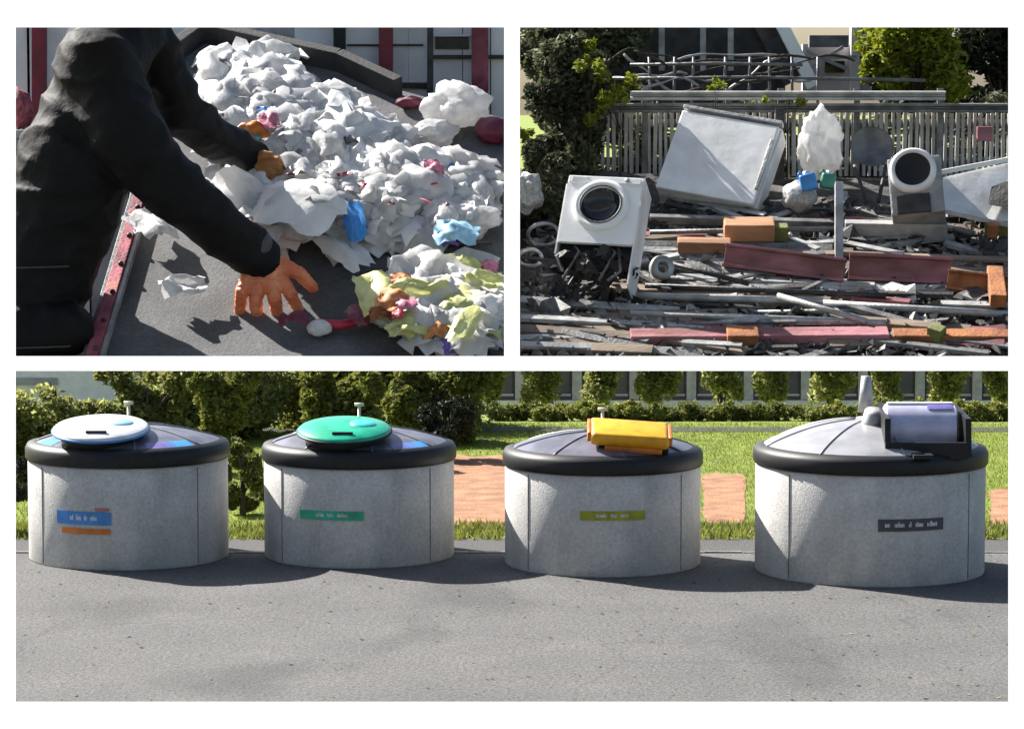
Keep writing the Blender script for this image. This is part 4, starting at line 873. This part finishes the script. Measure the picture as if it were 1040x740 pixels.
# long beams
def beam(px0, py0, px1, py1, w_, h_, m, label, cat='beam', name='beam', lift=.08, group=None, hollow=False, bend=0):
    A, B = tr(px0, py0, lift), tr(px1, py1, lift); k = A.y / F; root = None
    bm = bmesh.new(); bar(bm, A, B, w_ * k, h_ * k, min(w_, h_) * k * .08, TRN)
    o = mesh_obj(name, bm, m); return tag(o, label, cat, group)
def ibeam(px0, py0, px1, py1, h_, m, label, lift=.08, cat='steel beam'):
    A, B = tr(px0, py0, lift), tr(px1, py1, lift); k = A.y / F; r0 = empty('steel_beam', A, label, cat); M = frame_ab(A, B, (TRN + Vector((0, -.9, .2))).normalized()); L_ = (B - A).length; hh = h_ * k
    # web faces the viewer, flanges above and below
    up = Vector((0, .25, 1)).normalized(); M = frame_ab(A, B, up)
    for nm, c, s in (('flange', (0, 0, hh * .44), (L_, hh * .5, hh * .12)), ('flange', (0, 0, -hh * .44), (L_, hh * .5, hh * .12)), ('web', (0, 0, 0), (L_ - .004, hh * .14, hh * .76))):
        bm = bmesh.new(); box(bm, c, s, M, .004); q = mesh_obj(nm, bm, m); relink(q, r0)
    return r0
ibeam(736, 259, 858, 275, 24, M_pinkb, 'faded red steel beam with a square timber block on its left end', .16)
ibeam(862, 271, 966, 276, 28, M_pinkb, 'shorter faded red steel beam right of the upright pole', .14)
ibeam(962, 284, 1040, 293, 21, M_rustb, 'rusty orange steel beam at the right edge of the heap', .14)
beam(1010, 276, 1014, 306, 16, 14, M_rustb, 'short rusty stub standing at the end of the rusty orange beam', 'steel stub', 'steel_stub', .18)
beam(735, 233, 786, 233, 22, 19, M_tan, 'square orange timber block on top of the faded red beam', 'timber', 'timber_block', .18)
beam(783, 236, 800, 236, 12, 16, M_olive, 'mossy timber end behind the orange block', 'timber', 'timber_block', .16)
beam(688, 249, 742, 250, 14, 13, M_tan, 'pale orange timber piece left of the faded red beam', 'timber', 'timber_block', .12)
beam(640, 344, 902, 342, 20, 15, M_pinkb, 'long faded red beam lying along the bottom of the heap', lift=.07)
beam(738, 341, 770, 341, 24, 12, M_rustb, 'rusty clamp on the long bottom beam', 'clamp', 'clamp', .11)
beam(906, 343, 1040, 344, 18, 14, M_rustb, 'rusty brown bar continuing right of the long bottom beam', lift=.07)
beam(944, 338, 958, 342, 14, 18, M_olive, 'mossy block lying on the rusty brown bottom bar', 'timber', 'timber_block', .11)
beam(1000, 231, 1040, 232, 12, 14, M_olive, 'mossy timber near the vehicle door', 'timber', 'timber_block', .14)
beam(1003, 233, 1014, 234, 10, 14, M_rustb, 'small rusty bracket in front of the vehicle door', 'bracket', 'bracket', .2)
beam(858, 231, 962, 233, 10, 14, M_scrapl, 'pale flat steel bar above the shorter red beam', 'steel bar', 'steel_bar', .14)
beam(660, 222, 860, 228, 8, 8, M_scrapg, 'grey steel bar lying under the fridge', 'steel bar', 'steel_bar', .12)
beam(528, 346, 640, 342, 12, 9, M_scrapl, 'pale bar at the bottom left of the heap', 'steel bar', 'steel_bar', .06)
# pipes
def pipe(px0, py0, px1, py1, r_, m, label, lift=.07, name='pipe', cat='pipe', group=None, sag=0):
    A, B = tr(px0, py0, lift), tr(px1, py1, lift); k = A.y / F; bm = bmesh.new(); mid = (A + B) / 2 + Vector((0, 0, -sag))
    tube(bm, [A, A.lerp(mid, .5), mid, mid.lerp(B, .5), B] if sag else [A, B], r_ * k, 10); return tag(mesh_obj(name, bm, m, None, True), label, cat, group)
pipe(632, 300, 836, 306, 4, M_scrapl, 'pale pipe running right from the foot of the washing machine', .1)
pipe(640, 318, 900, 328, 3.6, M_scrapl, 'long pale pipe just above the bottom red beam', .1)
pipe(836, 308, 1040, 320, 3.8, M_scrapl, 'pale pipe at the right below the rusty beam', .1)
pipe(655, 290, 900, 300, 2.8, M_scrapd, 'thin black pipe under the faded red beam', .12)
pipe(760, 318, 1040, 312, 3, M_scrapg, 'grey pipe crossing the pale pipe at the lower right', .07)
pipe(660, 262, 760, 288, 2.6, M_scrapd, 'black rod slanting down beside the machine', .14)
pipe(660, 236, 850, 232, 2.6, M_scrapg, 'thin grey rod behind the orange timber block', .14)
pipe(790, 300, 880, 326, 3, M_scrapl, 'short pale rod slanting across the pipes', .14)
pipe(528, 326, 636, 322, 3, M_scrapg, 'grey rod in front of the washing machine', .07)
A, B = tr(852, 268, .06), at(852, 186, tr(852, 268).y + .25); bm = bmesh.new(); bar(bm, A, B, .06, .05, .004, Vector((0, 1, 0))); tag(mesh_obj('upright_pole', bm, M_scrapl), 'pale upright square pole between the two faded red beams', 'pole')
r_ = random.Random(17)
def zone(px, py):
    if px < 660: return 'in the scrap left of and below the washing machine'
    if py > 308: return 'near the long bottom beam of the scrap heap'
    if py > 245: return 'in the scrap below the short and long faded red beams'
    return 'in the scrap between the fridge and the faded red beams' if px < 850 else 'in the scrap around the grey appliance'
for i in range(95):                                       # strips and rods nobody could tell apart
    px, py = r_.uniform(530, 1020), r_.uniform(208, 358); L_ = r_.uniform(30, 120); a_ = r_.gauss(.08, .22)
    A, B = tr(px - L_ / 2 * math.cos(a_), py - L_ / 2 * math.sin(a_), r_.uniform(.03, .1)), tr(px + L_ / 2 * math.cos(a_), py + L_ / 2 * math.sin(a_), r_.uniform(.03, .12)); A.x = max(A.x, .06); B.x = max(B.x, .1)
    bm = bmesh.new(); bar(bm, A, B, r_.uniform(.02, .07), r_.uniform(.008, .035), 0, TRN)
    dark = r_.random() < .3
    tag(mesh_obj('metal_strip', bm, M_scrapd if dark else r_.choice([M_scrapg, M_scrapl])), ('dark' if dark else 'grey') + ' metal strip lying ' + zone(px, py), 'metal strip', ('dark' if dark else 'grey') + ' metal strips ' + zone(px, py))
for i in range(34):
    px, py = r_.uniform(530, 1020), r_.uniform(200, 350); s = r_.uniform(10, 30) * .0072
    if 560 < px < 660 and py < 310: continue
    o = bpy.data.objects.new('bent_sheet', crumple(30 + i % 8, 3, .22, .2)); C.objects.link(o)
    if not o.data.materials: o.data.materials.append(M_scrapg)
    o.material_slots[0].link = 'OBJECT'; dark = r_.random() < .5; o.material_slots[0].material = M_scrapd if dark else r_.choice([M_scrapg, M_scrapl, M_scrapg])
    o.matrix_world = Matrix.Translation(tr(px, py, .08)) @ (PRR @ Matrix.Rotation(r_.uniform(0, 6), 3, 'Z') @ Matrix.Rotation(r_.gauss(.2, .5), 3, 'X')).to_4x4() @ Matrix.Scale(s * 1.4, 4)
    if o.location.x < .14: o.location.x = .14
    tag(o, ('dark' if dark else 'grey') + ' bent sheet scrap lying ' + zone(px, py), 'sheet metal', ('dark' if dark else 'grey') + ' bent sheet scraps ' + zone(px, py))
# wheel beside the machine, tangle at left
bm = bmesh.new(); Mt = oriented(672, 272, 21.3, R(20), R(-15), 0) @ Matrix.Rotation(R(90), 4, 'X'); k = 21.3 / F
lathe(bm, [(12 * k * .5, -.03), (12 * k, -.035), (13 * k, 0), (12 * k, .035), (12 * k * .5, .03)], 28, Mt); tag(mesh_obj('small_wheel', bm, M_scrapl, None, True), 'small pale wheel at the right foot of the washing machine', 'wheel')
for i, (px, py, rx) in enumerate([(543, 205, 14), (552, 238, 16), (538, 262, 12)]):
    bm = bmesh.new(); c = tr(px, py, .16); tube(bm, [c + Vector((rx * .0072 * math.cos(t), .05 * math.sin(2 * t), rx * .0072 * .7 * math.sin(t))) for t in [q * math.pi / 12 for q in range(23)]], .016, 7)
    tag(mesh_obj('wire_coil', bm, M_scrapl, None, True), ['topmost pale wire coil left of the washing machine', 'middle and widest wire coil left of the washing machine', 'lowest and smallest wire coil left of the washing machine'][i], 'wire coil')
lumpr('pale_bundle', 534, 196, 22.0, 34, 44, .2, M_scrapl, 'pale crumpled bundle at the left edge of the heap', 'bundle', 21, 3, .4, False)

# fence of slats, guard rail, street things behind
fy = 23.6; fz = zt
fe = empty('slat_fence', (2.4, fy, fz), 'weathered grey upright slat fence behind the scrap heap', 'fence'); sme = None
top = at(700, 116, fy).z
for i in range(74):
    px = 600 + i * 5.9
    p = at(px, 150, fy); hgt = top - fz + .02 + rnd.uniform(-.02, .01)
    if sme is None:
        bm = bmesh.new(); box(bm, (0, 0, .5), (.031, .022, 1), None, .004); o = mesh_obj('slat', bm, M_fence, fe); sme = o.data
    else: o = bpy.data.objects.new('slat', sme); C.objects.link(o); o.parent = fe
    o.location = (p.x - 2.4, rnd.uniform(-.012, .012), 0); o.scale = (rnd.uniform(.75, 1.1), 1, hgt); o.rotation_euler = (0, rnd.gauss(0, .012), 0)
for zz in (.12, .42):
    bm = bmesh.new(); box(bm, (at(815, 150, fy).x - 2.4, .04, zz), (3.5, .03, .06)); mesh_obj('cross_rail', bm, M_scrapg, fe)
gr = empty('guard_rail', (2.4, fy - .14, fz), 'pale steel guard rail running above the slat fence', 'guard rail')
for (y0, y1, a_, b_, m) in ((92.5, 102, 640, 960, M_scrapl), (105, 114.5, 612, 1040, M_scrapg)):
    A, B = at(a_, (y0 + y1) / 2, fy - .14), at(b_, (y0 + y1) / 2, fy - .14); h = (y1 - y0) * fy / F; bm = bmesh.new()
    pr = [(0, -.5), (-.035, -.42), (-.035, -.2), (0, -.08), (0, .08), (-.035, .2), (-.035, .42), (0, .5)]
    f0 = [bm.verts.new((A.x, A.y + q[0], A.z + q[1] * h)) for q in pr] + [bm.verts.new((A.x, A.y + .012 + q[0], A.z + q[1] * h)) for q in pr[::-1]]
    f1 = [bm.verts.new((B.x, v.co.y, v.co.z)) for v in f0]
    for i in range(16): bm.faces.new((f0[i], f0[(i + 1) % 16], f1[(i + 1) % 16], f1[i]))
    bm.faces.new(f0); bm.faces.new(f1[::-1]); q = mesh_obj('rail', bm, m); relink(q, gr)
for px in (655, 740, 793, 870, 955):
    p = at(px, 100, fy - .06); bm = bmesh.new(); bar(bm, Vector((p.x, p.y, fz)), Vector((p.x, p.y, at(px, 90, fy).z)), .05, .05, .003, Vector((0, 1, 0))); q = mesh_obj('rail_post', bm, M_scrapg); relink(q, gr)
for k, (px, m, lab) in enumerate(((792, M_scrapd, 'dark post between the fridge and the white sack'), (974, M_pinkb, 'x'))):
    if k: continue
    bm = bmesh.new(); bar(bm, at(px, 215, 23.2), at(px, 110, 23.3), .07, .05, .004, Vector((0, 1, 0))); tag(mesh_obj('fence_post', bm, m), lab, 'post')
bm = bmesh.new(); box(bm, at(1000, 136, 23.45), (16 * .0078, .04, 15 * .0078), None, .01); tag(mesh_obj('red_reflector', bm, M_pinkb), 'small faded red plate on the fence at the right', 'reflector')
# pipe railings and dark shed beyond
py_ = 24.6
rl = empty('pipe_railing', at(720, 100, py_), 'grey pipe railing beyond the guard rail', 'railing')
for y0, a_, b_ in ((66, 640, 815), (80, 600, 940)):
    bm = bmesh.new(); tube(bm, [at(a_, y0, py_), at((a_ + b_) / 2, y0 + rnd.uniform(-1.5, 1.5), py_), at(b_, y0 + rnd.uniform(-1, 2), py_)], .014, 8); q = mesh_obj('rail', bm, M_scrapl if y0 in (62, 79) else M_scrapg, None, True); relink(q, rl)
for px in (662, 684, 702, 735, 760, 782, 805, 830):
    bm = bmesh.new(); tube(bm, [at(px, 130, py_ + .02), at(px + rnd.uniform(-3, 3), 58, py_ + .02)], .013, 6); q = mesh_obj('baluster', bm, M_scrapg, None, True); relink(q, rl)
sh = empty('dark_shed', at(700, 100, 26.2), 'dark open shed with grey uprights beyond the railing', 'shed')
a_, b_ = at(585, 130, 26.2), at(800, -30, 26.2); bm = bmesh.new(); box(bm, ((a_.x + b_.x) / 2, 26.6, (a_.z + b_.z) / 2), (b_.x - a_.x, .5, b_.z - a_.z)); q = mesh_obj('wall', bm, M_scrapd); relink(q, sh)
for px in (672, 714, 742):
    bm = bmesh.new(); bar(bm, at(px, 72, 26.1), at(px, -20, 26.1), .05, .05, .003, Vector((0, 1, 0))); q = mesh_obj('upright', bm, M_scrapl); relink(q, sh)
bm = bmesh.new(); bar(bm, at(786, 10, 26.0), at(826, 88, 26.0), .11, .08, .005, Vector((0, 1, 0))); q = mesh_obj('sloping_roof_edge', bm, M_enam); relink(q, sh)
bm = bmesh.new(); bar(bm, at(770, 8, 26.15), at(808, 82, 26.15), .22, .06, .005, Vector((0, 1, 0))); q = mesh_obj('roof_sheet', bm, M_scrapd); relink(q, sh)
gh = empty('pale_hut', at(845, 90, 26.9), 'pale grey hut behind the railing between the shed and the lime tree', 'hut')
for (x0, x1, y0, y1, m, nm, D) in ((815, 885, 45, 95, M_lite, 'wall', 26.9), (822, 862, 36, 48, M_scrapg, 'roof', 26.7), (838, 858, 62, 74, M_glass, 'window', 26.85), (864, 874, 20, 95, M_enam, 'corner_post', 26.8)):
    a_, b_ = at(x0, y1, D), at(x1, y0, D); bm = bmesh.new(); box(bm, ((a_.x + b_.x) / 2, D + .06, (a_.z + b_.z) / 2), (b_.x - a_.x, .12, b_.z - a_.z)); q = mesh_obj(nm, bm, m); relink(q, gh)
for (x0, y0, x1, y1) in ((818, 52, 860, 70), (822, 70, 856, 48), (815, 60, 870, 58)):
    bm = bmesh.new(); bar(bm, at(x0, y0, 26.6), at(x1, y1, 26.6), .03, .03, 0, Vector((0, 1, 0))); q = mesh_obj('lattice_bar', bm, M_scrapl); relink(q, gh)
# foliage round the scrap heap
def foliage(name, px0, px1, py0, py1, D, n, leaf, m, label, seed, nb=14, zbase=None, r0=.16, cat='shrub'):
    r_ = random.Random(seed); pb = at((px0 + px1) / 2, py1, D); zb_ = fz if zbase is None else zbase; bl = []
    for _ in range(nb):
        p = at(r_.uniform(px0, px1), r_.uniform(py0, py1), D); bl.append(((p.x - pb.x, r_.uniform(-.25, .25), p.z - zb_), r0 * r_.uniform(.7, 1.3)))
    return tree(name, (pb.x, D, zb_), max(.3, at(0, (py0 + py1) / 2, D).z - zb_), bl, n, leaf, m, label, cat, None, .007 if name == 'ivy_spray' else .035, seed)
foliage('dark_bush', 548, 600, 52, 190, 23.3, 26000, .032, M_leafG, 'tall grey green bush at the left of the scrap heap', 61, 26, r0=.17)
foliage('dark_tree', 545, 640, 0, 110, 25.6, 18000, .04, M_leafG, 'dark tree behind the bush at the upper left of the scrap place', 62, 20, r0=.2, cat='tree')
foliage('ivy_spray', 586, 612, 32, 80, 23.0, 500, .028, M_leafY, 'lime ivy spray hanging before the dark tree', 63, 7, r0=.06)
foliage('ivy_spray', 608, 652, 78, 106, 23.0, 700, .028, M_leafY, 'lime ivy spray reaching the left end of the guard rail', 64, 8, r0=.06)
foliage('ivy_spray', 592, 606, 115, 126, 23.0, 160, .024, M_leafY, 'tiny lime sprig left of the slat fence', 65, 3, r0=.04)
foliage('ivy_spray', 528, 540, 128, 142, 22.9, 160, .024, M_leafY, 'tiny lime sprig at the left edge of the scrap place', 66, 3, r0=.04)
foliage('ivy_spray', 722, 732, 80, 94, 23.3, 130, .022, M_leafY, 'small lime sprig on the rail above the fridge', 67, 3, r0=.035)
foliage('ivy_spray', 770, 830, 97, 104, 23.3, 160, .022, M_leafY, 'thin lime sprig on the rail right of the fridge', 68, 4, r0=.03)
foliage('lime_tree', 884, 978, 12, 84, 25.3, 12000, .036, M_leafY, 'sunlit yellow green tree above the right end of the rail', 69, 20, r0=.17, cat='tree')
foliage('dark_tree', 985, 1045, 0, 150, 25.6, 18000, .04, M_leafD, 'very dark tree at the upper right corner', 70, 22, r0=.2, cat='tree')
foliage('dark_tree', 890, 1000, 30, 110, 26.6, 12000, .04, M_leafD, 'dark tree right behind the lime tree', 71, 18, r0=.2, cat='tree')
foliage('low_bush', 534, 572, 150, 250, 22.3, 8000, .026, M_leafG, 'low dark bush left of the washing machine', 72, 12, Z1 + .7, .09)
foliage('dark_hedge', 600, 1035, 112, 205, 24.15, 26000, .03, M_leafG, 'long dark hedge showing through the gaps of the slat fence', 73, 70, r0=.15, cat='hedge')
# thin curved wires and bare branches tangled over the railing
r_ = random.Random(33)
for i in range(16):
    x0 = r_.uniform(600, 780); x1 = x0 + r_.uniform(40, 150); y0, y1_ = r_.uniform(52, 98), r_.uniform(56, 100); bow = r_.uniform(-26, 14); D = r_.uniform(24.2, 25.4); pts = []
    for k in range(11):
        t = k / 10; pts.append(at(x0 + (x1 - x0) * t, y0 + (y1_ - y0) * t + bow * 4 * t * (1 - t) * .5 + 2 * math.sin(t * 9 + i), D))
    bm = bmesh.new(); tube(bm, pts, [.011 + .004 * math.sin(k) for k in range(11)], 6)
    nm = 'wire' if i % 2 else 'branch'
    tag(mesh_obj(nm, bm, M_scrapl if i % 2 else M_bark, None, True), ('thin curved grey wire' if i % 2 else 'bare curved branch') + ' tangled in the pipe railing beyond the fence', nm, ('curved wires' if i % 2 else 'bare branches') + ' in the pipe railing')
# long weathered planks and flat bars layered over the slope
M_plank = mat('weathered_plank', (.22, .165, .12), (.11, .085, .065), .85, 4, bump=.4, stretch=(.3, 2, 2), detail=8)
M_dred = mat('dull_red_plank', (.24, .075, .085), (.13, .045, .05), .8, 4, bump=.3, stretch=(.4, 2, 2), detail=8)
for i in range(54):
    px, py = r_.uniform(680, 980) if i % 3 else r_.uniform(560, 700), r_.uniform(226, 356)
    if px < 668 and py < 306: py = r_.uniform(310, 356)
    L_ = r_.uniform(110, 260); a_ = r_.gauss(.03, .07); kind = i % 5
    A, B = tr(px - L_ / 2 * math.cos(a_), py - L_ / 2 * math.sin(a_), r_.uniform(.04, .1)), tr(px + L_ / 2 * math.cos(a_), py + L_ / 2 * math.sin(a_), r_.uniform(.04, .1)); A.x = max(A.x, .06); B.x = min(B.x, 4.2)
    bm = bmesh.new(); bar(bm, A, B, r_.uniform(.05, .11), r_.uniform(.02, .035), .004, (TRN + Vector((0, r_.uniform(-.5, .2), 0))).normalized())
    nm, mm = (('brown weathered plank', M_plank), ('pale flat steel bar', M_scrapl), ('dull red plank', M_dred), ('grey flat bar', M_scrapg), ('brown weathered plank', M_plank))[kind]
    tag(mesh_obj('plank', bm, mm), nm + ' lying ' + zone(px, py), 'plank', nm + 's ' + zone(px, py))
# fallen leaves and grit on the yard
V, T = [], []; g = np.random.default_rng(4)
for i in range(420):
    x, y = g.uniform(-6.5, 6.5), g.uniform(28, yr); sz = g.uniform(.012, .035); a_ = g.uniform(0, 6.28); u = np.array([math.cos(a_), math.sin(a_), 0]) * sz; v = np.array([-u[1], u[0], 0]) * .5; p = np.array([x, y, .012]); b_ = len(V)
    V += [p - u, p + v + (0, 0, sz * .3), p + u, p - v]; T += [(b_, b_ + 1, b_ + 2), (b_, b_ + 2, b_ + 3)]
o = link('leaf_litter', fast_mesh('leaf_litter', np.array(V), np.array(T)), mat('dry_leaf', (.16, .11, .05), (.08, .06, .03), .9, 3, island=.6)); tag(o, 'scattered dry leaves and grit on the asphalt yard', 'leaf litter', kind='stuff')
